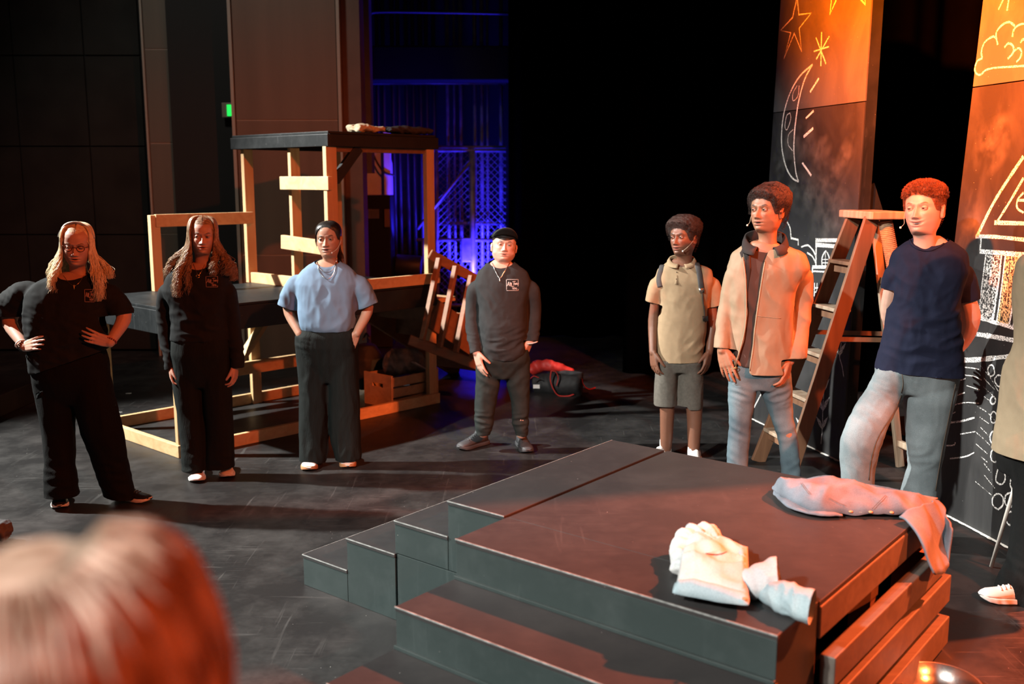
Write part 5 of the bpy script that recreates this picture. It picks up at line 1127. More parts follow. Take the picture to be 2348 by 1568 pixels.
hl = lambda a: .80 - .40 * sst(abs(a), .50, 1.05) - .40 * sst(abs(a), 1.5, 2.4)
hair_shell('hair_cap', t, hd, 'hair_brown', lambda a: hl(a) + .13 * (1 - sst(abs(a), .5, 1.1)), lambda a, z: .012, noise_amp=.003)
long_hair('hair', t, hd, 'hair_brown', 2200, 21, lambda a: (-.62 if a > 0 else -1.18) if abs(a) < 1.5 else (-.80), lambda a: (.42 if a > 0 else (.30 if abs(a) < 1.6 else .62)), lambda a: (.10 if a > 0 else .26) if abs(a) < 1.4 else -.02, .065, 17, .0019, (.95, 2.8), .06, .34)
parted_hair('hair_front', t, hd, 'hair_brown', 1200, 23, lambda s_: -.6 if s_ > 0 else -1.15, lambda s_: .22, lambda s_: .08, .06, 17, .0018, .045, (-.3, .375))
long_hair('hair_lock', t, hd, 'hair_brown', 420, 22, lambda a: -1.15 if a < 0 else -.6, lambda a: .02, lambda a: .24, .05, 17, .0019, (1.0, 1.35), .05, .30)
script_logo(t, [sh], 472, 634, 27, 24, 'print_coral')
cord('necklace', t, 'gold', [sh, body], [(444, 606), (450, 622), (455, 632), (462, 622), (470, 606)], .0012, .003); decal('heart_pendant', t, 'gold', [sh, body], [[(452, 630), (450, 633), (454, 637), (458, 633), (455, 630)]], .003)

# ------------------------------------------------------------------ person 3: blue T-shirt, hands in pockets
F = Fig(6.62, 0); t = thing('person', 'dark-haired person in loose light blue T-shirt, hands in pockets', 'person', G(755, 1066))
hd = Head(F.p(749, 588, -.09), .225, -2, 1, -2, 0)
rows = [(595, 728, 771, .02), (602, 716, 783, .015), (609, 704, 797, .005), (624, 688, 814), (650, 676, 824), (685, 683, 818), (720, 684, 817), (744, 688, 816), (757, 694, 812)]; dep = [.062, .07, .082, .10, .13, .145, .145, .14, .12]
B1 = MB(); torso_fill(F, rows, dep, .75)(B1); pl = [(785, 682, 750), (800, 678, 752), (870, 684, 753), (930, 685, 753), (1000, 685, 752), (1050, 686, 748, -.02)]; prr = [(785, 750, 818), (800, 752, 821), (870, 753, 822), (930, 754, 825), (1000, 757, 827), (1050, 768, 827, -.02)]
legs_fill(F, pl)(B1); legs_fill(F, prr)(B1); B2 = MB()
arm(B2, F, [(690, 640, 0), (662, 706, .05), (688, 766, -.05)], (.048, .040, .028), dict(dirv=(.45, -.2, -1), palm=(.5, .8, 0), thumb_side=1, curl=(.3, .3, .3, .3), scale=.88, thumb=.3))
arm(B2, F, [(812, 640, 0), (843, 704, .05), (818, 764, -.05)], (.048, .040, .028), dict(dirv=(-.45, -.2, -1), palm=(-.5, .8, 0), thumb_side=-1, curl=(.3, .3, .3, .3), scale=.88, thumb=.3))
body = build_body(t, hd, (.40, .22, .145), [(B1, .014), (B2, .0048)], dict(open_=.6, fw=.98, lips=1.15), brow=(.02, .012, .008), lip=(.34, .13, .11))
sh = garment('t_shirt', t, 'cotton_blue', [F.loft(rows, dep), F.tube([(702, 640, 0, 24), (684, 654, .01, 26), (668, 682, .03, 25), (656, 716, .04, 24)]), F.tube([(802, 640, 0, 24), (820, 654, .01, 26), (836, 680, .03, 25), (848, 714, .04, 24)])],
    [(F.p(659, 703, .04), (-.35, 0, -1), .12), (F.p(846, 700, .04), (.38, 0, -1), .12), (F.p(752, 754, 0), (0, 0, -1), .3), (F.p(750, 602, .0), (0, -.35, 1), .08)], .008,
    [(F.p(735, 735, -.14), .13, (1, 0, .35), .05, .007), (F.p(780, 735, -.14), .12, (1, 0, -.35), .05, .007), (F.p(750, 690, -.15), .16, (1, 0, .2), .055, .005), (F.p(668, 690, 0), .09, (1, 0, .3), .035, .008), (F.p(838, 690, 0), .09, (1, 0, -.3), .035, .008)], .006, 31, stretch=(1, 1, .22))
tr = garment('trousers', t, 'linen_black', [F.loft([(742, 694, 812), (756, 690, 816), (768, 678, 822), (792, 677, 822), (830, 688, 814), (875, 708, 798)], [.11, .12, .135, .135, .11, .07]), F.leg(pl + [(1076, 685, 746, -.02)]), F.leg(prr + [(1072, 772, 826, -.02)])],
    [(F.p(716, 1055, -.02), (-.06, 0, -1), .14), (F.p(798, 1051, -.02), (.04, 0, -1), .14)], .009, [(F.p(715, 1030, -.06), .14, (1, 0, .1), .05, .007), (F.p(798, 1030, -.06), .14, (1, 0, -.1), .05, .007), (F.p(690, 785, -.1), .06, (.3, 0, 1), .03, .006)], .009, 33, stretch=(1, 1, .14))
shoe('shoe', t, G(711, 1056), G(709, 1083), ('shoe_white', 'rubber_gum'), .052, .085, None, .032); shoe('shoe', t, G(797, 1050), G(798, 1077), ('shoe_white', 'rubber_gum'), .052, .085, None, .032)
hl = lambda a: .84 - .10 * sst(abs(a), .1, .7) - .28 * sst(abs(a), .65, 1.2) - .42 * sst(abs(a), 1.6, 2.5)
hair_shell('hair', t, hd, 'hair_black', hl, lambda a, z: .030, noise_amp=.006)
long_hair('ponytail', t, hd, 'hair_black', 170, 33, lambda a: -.45, lambda a: -.12 if a < 0 else .05, lambda a: .05, .02, 5, .0018, (2.3, 3.1), .03)
strands('loose_hair', t, 'hair_black', [hd.pt(curve(np.array([(-.16, .36, .84), (-.27, .34, .70), (-.33, .28, .52), (-.345, .25, .40 - k * .03)]) + np.array([k * .006, 0, 0]), 4)) for k in range(7)], .0012)
headset(t, hd, body, 1, .10, .16)
ch = [sh, body]; cord('necklace', t, 'silver', ch, [(726, 590), (730, 612), (742, 623), (757, 623), (768, 610), (771, 590)], .0022, .004); cord('necklace', t, 'silver', ch, [(727, 592), (731, 620), (742, 636), (753, 640), (765, 628), (771, 604)], .0018, .004)

# ------------------------------------------------------------------ person 4: charcoal long sleeves, cap
F = Fig(6.98, 0); t = thing('person', 'person in black cap and charcoal long-sleeved top, one hand in pocket', 'person', G(1145, 1028))
hd = Head(F.p(1155, 597, -.09), .218, 4, 9, 5, 0)
rows = [(595, 1129, 1170, .02), (602, 1119, 1181, .015), (610, 1108, 1191, .005), (623, 1095, 1209), (650, 1088, 1218), (700, 1098, 1207), (745, 1100, 1208), (785, 1104, 1208), (805, 1106, 1208), (820, 1112, 1200)]; dep = [.062, .07, .082, .10, .13, .15, .165, .16, .155, .14]
B1 = MB(); torso_fill(F, rows, dep)(B1); pl = [(820, 1092, 1152), (857, 1091, 1150), (893, 1090, 1143), (929, 1089, 1137), (975, 1088, 1130), (992, 1092, 1124)]; prr = [(820, 1152, 1216), (857, 1157, 1215), (893, 1165, 1214), (929, 1173, 1213), (975, 1176, 1211), (994, 1180, 1210)]
legs_fill(F, pl)(B1); legs_fill(F, prr)(B1); B2 = MB()
arm(B2, F, [(1096, 645, 0), (1084, 725, .05), (1092, 808, -.08)], (.052, .044, .029), dict(dirv=(.28, -.2, -1), palm=(.75, .6, .1), thumb_side=1, curl=(.18, .22, .26, .3), scale=.98, thumb=.6))
arm(B2, F, [(1212, 645, 0), (1222, 720, .05), (1216, 782, -.05)], (.052, .044, .029), dict(dirv=(-.42, .05, -1), palm=(-.8, .5, 0), thumb_side=-1, curl=(.35, .35, .35, .35), scale=.95, thumb=.2))
body = build_body(t, hd, (.48, .29, .22), [(B1, .014), (B2, .0048)], dict(open_=.25, fw=1.08, jaw=1.12), brow=(.025, .015, .01), blink=.25, stub=.1)
sh = garment('shirt', t, 'knit_charcoal', [F.loft(rows, dep), F.tube([(1108, 645, 0, 20), (1092, 662, .01, 21), (1085, 710, .04, 18.5), (1085, 760, 0, 16.5), (1090, 800, -.06, 13), (1094, 820, -.09, 12)]), F.tube([(1200, 645, 0, 20), (1217, 662, .01, 20), (1223, 710, .04, 18), (1222, 755, 0, 16), (1220, 780, -.05, 14), (1219, 800, -.07, 14)])],
    [(F.p(1091, 808, -.07), (.2, -.3, -1), .07), (F.p(1220, 782, -.055), (0, -.3, -1), .08), (F.p(1149, 603, .0), (0, -.42, 1), .085)], .008,
    [(F.p(1150, 800, -.15), .12, (-.25, 0, 1), .035, .008), (F.p(1185, 775, -.15), .1, (-.4, 0, 1), .035, .008), (F.p(1085, 780, 0), .09, (.1, 0, 1), .025, .006), (F.p(1222, 765, 0), .08, (-.1, 0, 1), .024, .006), (F.p(1115, 690, -.1), .1, (.7, 0, .7), .05, .006)], .005, 41)
tr = garment('trousers', t, 'track_grey', [F.loft([(780, 1104, 1208), (800, 1098, 1213), (825, 1097, 1213), (865, 1112, 1196)], [.12, .135, .13, .08]), F.leg(pl + [(1004, 1094, 1122)]), F.leg(prr + [(1006, 1182, 1208)])],
    [(F.p(1108, 995, 0), (0, 0, -1), .1), (F.p(1194, 997, 0), (0, 0, -1), .1)], .009, [(F.p(1108, 968, -.05), .09, (.15, 0, 1), .04, .011), (F.p(1194, 972, -.05), .09, (-.15, 0, 1), .04, .011), (F.p(1120, 880, -.1), .14, (.5, 0, .8), .07, .006), (F.p(1185, 880, -.1), .14, (-.5, 0, .8), .07, .006)], .006, 43, stretch=(1, 1, .5))
shoe('shoe', t, G(1116, 1017), G(1050, 1034), ('shoe_charcoal', 'shoe_charcoal', 'leather_black'), .05, .10, None, .03, None, .05); shoe('shoe', t, G(1192, 1018), G(1212, 1042), ('shoe_charcoal', 'shoe_charcoal', 'leather_black'), .05, .10, None, .03, None, .05)
hl = lambda a: .63 - .15 * sst(abs(a), .8, 1.3) - .45 * sst(abs(a), 1.6, 2.5)
hair_shell('hair', t, hd, 'hair_black', hl, lambda a, z: .045 if z < .8 else .01, noise_amp=.02)
cp = MB(); rg = []
for z_, o_ in ((.70, .075), (.72, .085), (.80, .085), (.90, .075), (.98, .055)): rg.append(hd.pt(np.array([scalp(hd, a, z_ - .04 * math.cos(a) * (z_ < .8), o_) + np.array([0, -.03, .05]) for a in np.linspace(0, 6.2832, 33)[:-1]])))
cp.rings(rg, True); cap = cp.build('cap', 'knit_black', t, True)
br = MB(); v = []
for i in range(5):
    for j in range(17):
        a = -1.05 + 2.1 * j / 16; r_ = i / 4; base = scalp(hd, a, .74, .09); v.append(hd.pt(base + np.array([0, .30 * r_ * math.cos(a * 1.35), .05 + .20 * r_ * math.cos(a * 1.3) - .05 * (a / 1.05) ** 2])))
MB().tube([v[4 * 17 + j] for j in range(17)], .0028, 6).build('brim_edge', 'strap_grey', cap, True)
br.add(v, [[i * 17 + j, i * 17 + j + 1, (i + 1) * 17 + j + 1, (i + 1) * 17 + j] for i in range(4) for j in range(16)]); o = br.build('brim', 'knit_black', cap, True); md = o.modifiers.new('t', 'SOLIDIFY'); md.thickness = .004
cord('necklace', t, 'silver', [sh, body], [(1129, 604), (1136, 622), (1146, 638), (1156, 624), (1168, 604)], .003, .004); decal('pendant', t, 'silver', [sh], [[(1146, 638), (1146, 646)]], .006)
script_logo(t, [sh], 1161, 641, 27, 25, 'print_white')
c0 = F.p(1220, 785, -.062); MB().tube([c0 + np.array([math.cos(q) * .033, math.sin(q) * .031, .006 * math.cos(q)]) for q in np.linspace(0, 6.283, 24)[:-1]], .009, 8, closed=True, flat=.35).build('watch', 'shoe_white', t, True)

# ------------------------------------------------------------------ person 5: khaki polo and shorts
F = Fig(6.72, -10); t = thing('person', 'person in khaki polo shirt and grey knee-length shorts', 'person', G(1555, 1058))
hd = Head(F.p(1551, 584, -.085), .232, -40, 2, -3, -10)
rows = [(593, 1541, 1583, .02), (600, 1532, 1594, .015), (607, 1524, 1604, .005), (618, 1509, 1630), (645, 1502, 1634), (690, 1512, 1622), (756, 1507, 1618), (826, 1504, 1608)]; dep = [.06, .068, .08, .09, .115, .12, .12, .12]
B1 = MB(); torso_fill(F, rows, dep)(B1)
arm(B1, F, [(1530, 870, 0), (1530, 935, -.01), (1528, 1005, .02), (1526, 1040, .04)], (.075, .052, .044, .035)); arm(B1, F, [(1585, 870, 0), (1592, 940, -.02), (1591, 1015, -.03), (1590, 1050, -.03)], (.075, .056, .044, .035)); B2 = MB()
arm(B2, F, [(1508, 645, 0), (1498, 735, .03), (1497, 808, -.05)], (.042, .036, .025), dict(dirv=(.12, -.15, -1), palm=(.85, .45, 0), thumb_side=1, curl=(.4, .42, .45, .5), scale=.98, thumb=.5))
arm(B2, F, [(1628, 645, 0), (1633, 735, .03), (1626, 808, -.05)], (.042, .036, .025), dict(dirv=(-.22, -.2, -1), palm=(-.7, .6, 0), thumb_side=-1, curl=(.35, .4, .42, .45), scale=1.0, thumb=.55))
body = build_body(t, hd, (.17, .072, .042), [(B1, .009), (B2, .0048)], dict(open_=.5, fw=.97, nose=1.0, lips=1.35), brow=(.012, .007, .005), lip=(.24, .075, .06), gaze=(-.25, .05))
sh = garment('polo_shirt', t, 'polo_khaki', [F.loft(rows + [(834, 1504, 1608)], dep + [.12]), F.tube([(1524, 642, 0, 20), (1510, 655, .01, 22), (1499, 682, .02, 18), (1496, 705, .03, 17)]), F.tube([(1616, 642, 0, 20), (1630, 655, .01, 22), (1638, 682, .02, 21), (1643, 712, .03, 20)])],
    [(F.p(1497, 693, .03), (-.25, 0, -1), .10), (F.p(1641, 699, .03), (.28, 0, -1), .11), (F.p(1555, 826, 0), (.03, 0, -1), .3), (F.p(1562, 600, .0), (0, -.4, 1), .08)], .008,
    [(F.p(1600, 790, -.1), .12, (-.6, 0, .8), .06, .006), (F.p(1530, 700, -.1), .14, (.6, 0, .6), .07, .004)], .004, 51, stretch=(1, 1, .3))
pts_l = [(824, 1504, 1554), (870, 1501, 1553), (905, 1499, 1552), (940, 1499, 1552)]; pts_r = [(824, 1554, 1610), (870, 1553, 1612), (905, 1553, 1612), (944, 1553, 1611)]
garment('shorts', t, 'shorts_grey', [F.loft([(806, 1506, 1606), (830, 1504, 1609), (850, 1510, 1602)], [.10, .11, .09]), F.leg(pts_l, [.10, .095, .09, .09]), F.leg(pts_r, [.10, .095, .09, .09])], [(F.p(1526, 927, 0), (0, 0, -1), .16), (F.p(1582, 934, 0), (0, 0, -1), .16)], .008, [(F.p(1600, 850, -.1), .1, (.5, 0, .8), .05, .005)], .005, 53, stretch=(1, 1, .25))
for sx, sv, tx, dyy in ((1526, 1008, 1508, .04), (1590, 1024, 1582, -.03)):
    MB().tube([F.p(sx, sv, dyy), F.p(sx, sv + 30, dyy)], [.040, .042], 14).build('sock', 'sock_white', t, True)
fl, fr_ = F.p(1526, 1040, .04), F.p(1590, 1050, -.03)
for c, dx in ((fl, -.16), (fr_, -.03)): shoe('shoe', t, (c[0] + .03, c[1] + .07, 0), (c[0] + dx, c[1] - .19, 0), ('shoe_white', 'rubber_white', 'sock_white'), .05, .10, None, .03)
hl = lambda a: .75 - .06 * sst(abs(a), .15, .7) - .29 * sst(abs(a), .66, 1.2) - .30 * sst(abs(a), 1.6, 2.5)
tk = lambda a, z: .06 + .11 * sst(z, .45, .85)
hair_shell('hair', t, hd, 'hair_afro', hl, tk, noise_amp=.03, noise_scale=14); fuzz('hair_fuzz', t, hd, 'hair_afro', hl, tk, 4200, .042, .0008, 5, .011)
collar(t, 'polo_khaki', F, F.p(1563, 603, .015), .066, .064, .040, .030, 168, .03, .03)
patch('button_placket', t, 'polo_khaki', [sh], [(1549, 610), (1556, 612), (1555, 652), (1547, 652)], .004, .004)
decal('shirt_button', t, 'stitch', [sh], [[(1551, 624), (1552, 624)]], .010); decal('shirt_button', t, 'stitch', [sh], [[(1550, 640), (1551, 640)]], .010)
headset(t, hd, body, 1, .10, .2)
bp = thing('backpack', 'dark backpack worn on the shoulders of the khaki polo wearer', 'backpack', F.p(1565, 720, .22))
cord('shoulder_strap', bp, 'strap_grey', [sh], [(1522, 604), (1516, 620), (1512, 640), (1514, 658)], .019, .004, 8, 6, None, .28); cord('shoulder_strap', bp, 'strap_grey', [sh], [(1594, 596), (1602, 620), (1606, 645), (1608, 662)], .019, .004, 8, 6, None, .28)
cord('webbing', bp, 'strap_grey', [sh], [(1608, 660), (1611, 690), (1614, 712), (1616, 738)], .009, .004, 6, 5, None, .3); patch('buckle', bp, 'silver', [sh], [(1602, 660), (1612, 660), (1612, 670), (1603, 670)], .012, .006); patch('buckle', bp, 'leather_black', [sh], [(1609, 724), (1619, 724), (1619, 736), (1610, 736)], .012, .006)
garment('bag_body', bp, 'strap_grey', [F.loft([(640, 1535, 1606, .20), (660, 1526, 1614, .22), (720, 1524, 1612, .24), (775, 1522, 1610, .24), (785, 1530, 1604, .23)], [.04, .075, .085, .085, .05])], (), .012, (), .006, 55)

# ------------------------------------------------------------------ person 6: tan jacket, jeans
F = Fig(5.80, -12); t = thing('person', 'tall person in open tan zip jacket, brown shirt and blue jeans', 'person', G(1750, 1145))
hd = Head(F.p(1738, 529, -.10), .240, -44, 3, -2, -12)
rows = [(552, 1719, 1778), (564, 1703, 1806), (582, 1681, 1842), (615, 1670, 1852), (665, 1673, 1818), (736, 1672, 1814), (800, 1670, 1812), (852, 1672, 1806)]; dep = [.08, .09, .11, .135, .14, .14, .145, .15]
B1 = MB(); torso_fill(F, rows, dep, .8)(B1); pl = [(850, 1672, 1742), (908, 1670, 1732), (976, 1672, 1721), (1058, 1667, 1714), (1110, 1668, 1716)]; prr = [(850, 1738, 1812), (900, 1744, 1816), (953, 1767, 1818), (1012, 1786, 1829, -.02), (1089, 1792, 1836, -.03), (1116, 1792, 1838, -.03)]
legs_fill(F, pl)(B1); legs_fill(F, prr)(B1); B2 = MB()
arm(B2, F, [(1682, 610, 0), (1664, 710, .03), (1656, 802, -.05)], (.05, .042, .030), dict(dirv=(.25, -.2, -1), palm=(.6, .8, 0), thumb_side=1, curl=(.12, .18, .2, .25), scale=1.08, thumb=.5))
arm(B2, F, [(1840, 610, 0), (1834, 720, .04), (1810, 828, -.06)], (.05, .042, .030), dict(dirv=(-.3, -.35, -1), palm=(-.75, .5, 0), thumb_side=-1, curl=(.45, .6, .7, .75), scale=1.08, thumb=.55))
body = build_body(t, hd, (.30, .145, .085), [(B1, .014), (B2, .0050)], dict(open_=.55, fw=1.0, nose=1.08, lips=1.35, jaw=1.05), brow=(.018, .010, .007), lip=(.30, .11, .085), gaze=(-.3, .05))
irows = [rows[0], rows[1]] + [(r[0] + 3, r[1] + 12, r[2] - 12) for r in rows[2:]]
ish = garment('inner_shirt', t, 'shirt_brown', [F.loft(irows[:-1] + [(838, 1686, 1792)], np.array(dep) * .9)], [(F.p(1745, 566, -.03), (0, -.5, 1), .12)], .010, [(F.p(1722, 700, -.12), .2, (1, 0, .2), .05, .006)], .005, 60, stretch=(1, 1, .2))
jk = garment('jacket', t, 'jacket_tan', [F.loft(rows + [(866, 1672, 1806)], dep + [.15]), F.tube([(1702, 608, 0, 28), (1686, 630, .01, 26), (1672, 680, .02, 21), (1660, 750, .0, 18), (1654, 805, -.05, 18), (1653, 816, -.05, 18)]), F.tube([(1822, 608, 0, 28), (1838, 630, .01, 25), (1840, 690, .03, 22), (1832, 760, .0, 23), (1824, 825, -.06, 25), (1822, 838, -.07, 25)])],
    [(F.p(1654, 798, -.05), (-.1, -.15, -1), .10), (F.p(1823, 822, -.06), (.05, -.15, -1), .13), (F.p(1740, 850, 0), (0, 0, -1), .24), (F.p(1750, 562, -.03), (0, -.3, 1), .13)], .008,
    [(F.p(1775, 640, -.12), .2, (1, 0, .1), .07, .006), (F.p(1770, 800, -.12), .18, (1, 0, .1), .06, .006), (F.p(1690, 700, -.1), .14, (1, 0, .15), .06, .005), (F.p(1840, 700, 0), .13, (.8, 0, .5), .06, .007), (F.p(1665, 740, 0), .1, (.5, 0, .8), .05, .004)], .006, 61, stretch=(1, 1, .22))
zl = [(1700, 556), (1706, 590), (1712, 640), (1714, 720), (1706, 780), (1688, 838), (1686, 860)]; zr_ = [(1772, 556), (1760, 580), (1752, 600), (1742, 660), (1731, 736), (1724, 800), (1717, 850), (1717, 862)]
hole(jk, zl + zr_[::-1], F.fw)
for zz in (zl[1:-1], zr_[2:-1]):
    off = -2.5 if zz[0][0] < 1730 else 2.5; cord('zip_edge', t, 'jacket_tan', [jk], [(a + off, c) for a, c in zz], .0045, .002)
    cord('zip_tape', t, 'jacket_lining', [jk], [(a - off * .3, c) for a, c in zz], .003, .001)
collar(t, 'jacket_lining', F, F.p(1754, 564, .01), .098, .090, .078, .058, 158, .055, .05)
patch('lapel', t, 'jacket_lining', [jk, ish], [(1699, 580), (1710, 566), (1720, 572), (1722, 620), (1714, 670), (1711, 620)], .010, .010)
decal('waist_seam', t, 'stitch_light', [jk], [[(1734, 724), (1760, 727), (1790, 730)]], .003)
garment('jeans', t, 'denim_mid', [F.loft([(820, 1680, 1802), (850, 1675, 1808), (890, 1690, 1790)], [.12, .125, .08]), F.leg(pl), F.leg(prr)], [(F.p(1692, 1106, 0), (0, 0, -1), .13), (F.p(1815, 1112, -.03), (0, 0, -1), .13)], .009,
    [(F.p(1700, 900, -.08), .1, (.4, 0, 1), .04, .006), (F.p(1785, 900, -.08), .1, (-.4, 0, 1), .04, .007), (F.p(1695, 985, -.06), .1, (.5, 0, 1), .05, .005), (F.p(1800, 985, -.06), .12, (-.5, 0, 1), .05, .004), (F.p(1690, 1060, -.05), .1, (.9, 0, 1), .05, .004), (F.p(1812, 1070, -.05), .1, (-.9, 0, 1), .05, .004)], .004, 63, stretch=(1, 1, .25))
for u, v, dx in ((1692, 1140, -.08), (1816, 1146, -.02)):
    c = G(u, v - 6); shoe('shoe', t, (c[0] + .04, c[1] + .10, 0), (c[0] + dx, c[1] - .19, 0), ('shoe_charcoal', 'rubber_white', 'sock_white'), .052, .10)
hl = lambda a: .755 - .06 * sst(abs(a), .15, .7) - .30 * sst(abs(a), .66, 1.2) - .30 * sst(abs(a), 1.6, 2.5)
tk = lambda a, z: .06 + .06 * sst(z, .5, .85) + .08 * sst(abs(a), 1.2, 2.0)
hair_shell('hair', t, hd, 'hair_afro', hl, tk, noise_amp=.02, noise_scale=14); fuzz('hair_fuzz', t, hd, 'hair_afro', hl, tk, 4500, .040, .0008, 6, .011)
headset(t, hd, body, -1, .13, .30)
MB().tube([F.p(1686, 843, -.10) + np.array([math.cos(q) * .011, math.sin(q) * .011, .004 * math.cos(q)]) for q in np.linspace(0, 6.283, 14)[:-1]], .0025, 6, closed=True).build('ring', 'gold', t, True)

# ------------------------------------------------------------------ person 7: navy T-shirt, loose jeans
F = Fig(5.20, -20); t = thing('person', 'auburn-haired person in navy T-shirt and loose jeans, hands behind back', 'person', G(2080, 1225))
hd = Head(F.p(2101, 534, -.12), .250, -43, 3, -4, -20)
rows = [(540, 2106, 2160, .03), (549, 2094, 2174, .02), (560, 2076, 2188, .005), (580, 2053, 2209), (620, 2044, 2212), (665, 2044, 2196), (710, 2042, 2192), (763, 2034, 2194), (802, 2026, 2196), (836, 2016, 2199), (858, 2014, 2200)]; dep = [.066, .076, .09, .115, .135, .14, .14, .14, .14, .14, .145]
B1 = MB(); torso_fill(F, rows, dep)(B1)
pl = [(850, 2012, 2100), (895, 1990, 2074), (943, 1958, 2050, -.04), (1010, 1931, 2020, -.08), (1088, 1931, 2004, -.06), (1180, 1936, 2004, -.03)]; prr = [(850, 2090, 2199), (910, 2075, 2188), (957, 2078, 2176), (1020, 2081, 2164), (1069, 2084, 2154), (1130, 2066, 2146, -.01), (1196, 2062, 2142, -.02)]
legs_fill(F, pl)(B1); legs_fill(F, prr)(B1); B2 = MB()
arm(B2, F, [(2200, 625, 0), (2226, 724, .07), (2205, 786, .17), (2160, 822, .20)], (.055, .050, .040, .030), dict(dirv=(-1, .1, -.2), palm=(0, 1, 0), thumb_side=1, curl=(.5, .5, .5, .5), scale=1.05))
arm(B2, F, [(2050, 625, .04), (2040, 724, .12), (2080, 800, .22)], (.055, .046, .030), dict(dirv=(1, .1, -.2), palm=(0, 1, 0), thumb_side=-1, curl=(.5, .5, .5, .5), scale=1.05))
body = build_body(t, hd, (.50, .30, .23), [(B1, .014), (B2, .0050)], dict(open_=1.0, fw=1.0, nose=1.05, smile=.5), brow=(.16, .065, .035), lip=(.50, .20, .17), gaze=(-.25, .05), blink=.25)
sh = garment('t_shirt', t, 'cotton_navy', [F.loft(rows + [(872, 2014, 2200)], dep + [.145]), F.tube([(2068, 615, 0, 26), (2052, 630, .02, 25), (2040, 655, .06, 19), (2036, 676, .08, 18)]), F.tube([(2180, 618, 0, 32), (2202, 635, .01, 32), (2214, 665, .03, 29), (2220, 700, .05, 27)])],
    [(F.p(2037, 663, .07), (-.2, 0, -1), .10), (F.p(2218, 687, .045), (.22, 0, -1), .12), (F.p(2100, 852, 0), (-.05, 0, -1), .36), (F.p(2132, 549, .0), (0, -.40, 1), .09)], .008,
    [(F.p(2170, 770, -.1), .16, (-.45, 0, 1), .055, .009), (F.p(2070, 800, -.12), .16, (.2, 0, 1), .06, .006), (F.p(2080, 640, -.12), .14, (.8, 0, .8), .06, .006), (F.p(2180, 700, -.1), .1, (-.7, 0, .7), .05, .006), (F.p(2110, 700, -.14), .2, (.9, 0, .3), .09, .006)], .007, 71, stretch=(1, 1, .4))
je = garment('jeans', t, 'denim_light', [F.loft([(830, 2020, 2194), (850, 2015, 2197), (900, 2024, 2170)], [.13, .135, .09]), F.leg(pl), F.leg(prr)], [(F.p(1970, 1175, -.03), (0, 0, -1), .15), (F.p(2102, 1190, -.02), (0, 0, -1), .15)], .009,
    [(F.p(2020, 900, -.1), .13, (.4, 0, 1), .04, .006), (F.p(1985, 960, -.12), .12, (.7, 0, 1), .05, .005), (F.p(2110, 1060, -.08), .12, (-.7, 0, 1), .07, .008), (F.p(2075, 900, -.12), .08, (.9, 0, .5), .04, .006), (F.p(1965, 1050, -.1), .12, (.8, 0, .8), .06, .005)], .005, 73, stretch=(1, 1, .2))
decal('seam_stitching', t, 'stitch', [je], [[(2066, 905), (2048, 945), (2014, 1000), (1998, 1050), (1992, 1100)], [(2190, 880), (2176, 950), (2158, 1040), (2144, 1125)], [(2068, 856), (2070, 880), (2066, 900)]], .004)
for u, v, dx in ((1968, 1222, -.10), (2100, 1236, -.05)):
    c = G(u, v - 12); shoe('shoe', t, (c[0] + .05, c[1] + .12, 0), (c[0] + dx, c[1] - .18, 0), ('shoe_white', 'rubber_white', 'sock_white'), .054, .10)
hl = lambda a: .765 - .05 * sst(abs(a), .15, .7) - .27 * sst(abs(a), .66, 1.2) - .34 * sst(abs(a), 1.6, 2.5)
tk = lambda a, z: .022 + .06 * sst(z, .60, .92)
hair_shell('hair', t, hd, 'hair_auburn', hl, tk, noise_amp=.03, noise_scale=9)
fuzz('hair_curls', t, hd, 'hair_auburn', hl, tk, 3600, .060, .0010, 7, .022, lambda a, z: z > .70); fuzz('hair_short', t, hd, 'hair_auburn', hl, lambda a, z: .02, 2000, .03, .0008, 8, .004, lambda a, z: z <= .76 and abs(a) > .9)
headset(t, hd, body, -1, .12, .33)
cord('neckband', t, 'cotton_navy', [sh], [(2086, 548), (2092, 562), (2110, 573), (2135, 574), (2160, 562), (2176, 546)], .005, .002)

# ------------------------------------------------------------------ person 8: at the right edge
F = Fig(4.42, -60); t = thing('person', 'person in sand shirt and black trousers cut off by the picture edge', 'person', G(2400, 1395))
hd = Head(F.p(2372, 553, -.02), .235, -70, 0, 0, -60)
rows = [(566, 2392, 2448), (580, 2368, 2472), (604, 2345, 2500), (680, 2335, 2505), (790, 2338, 2500), (853, 2324, 2500), (966, 2315, 2498), (1044, 2306, 2496)]; dep = [.08, .11, .16, .17, .165, .16, .165, .17]
B1 = MB(); torso_fill(F, rows, dep)(B1); pl = [(1030, 2318, 2400), (1121, 2331, 2410), (1198, 2330, 2410), (1286, 2322, 2400), (1350, 2296, 2398)]; prr = [(1030, 2390, 2490, .1), (1180, 2400, 2490, .15), (1340, 2405, 2490, .15)]
legs_fill(F, pl)(B1); legs_fill(F, prr)(B1); B2 = MB()
arm(B2, F, [(2440, 640, -.05), (2450, 800, -.1), (2412, 925, -.12)], (.05, .042, .028), dict(dirv=(-.7, -.1, -.6), palm=(.2, .9, 0), thumb_side=1, curl=(1.2, 1.2, 1.2, 1.2), scale=.95))
arm(B2, F, [(2440, 640, .2), (2450, 800, .22), (2440, 930, .2)], (.05, .042, .028), dict(dirv=(0, -.2, -1), palm=(1, 0, 0), thumb_side=1, scale=.95))
build_body(t, hd, (.55, .34, .26), [(B1, .016), (B2, .006)], {}, brow=(.08, .04, .02))
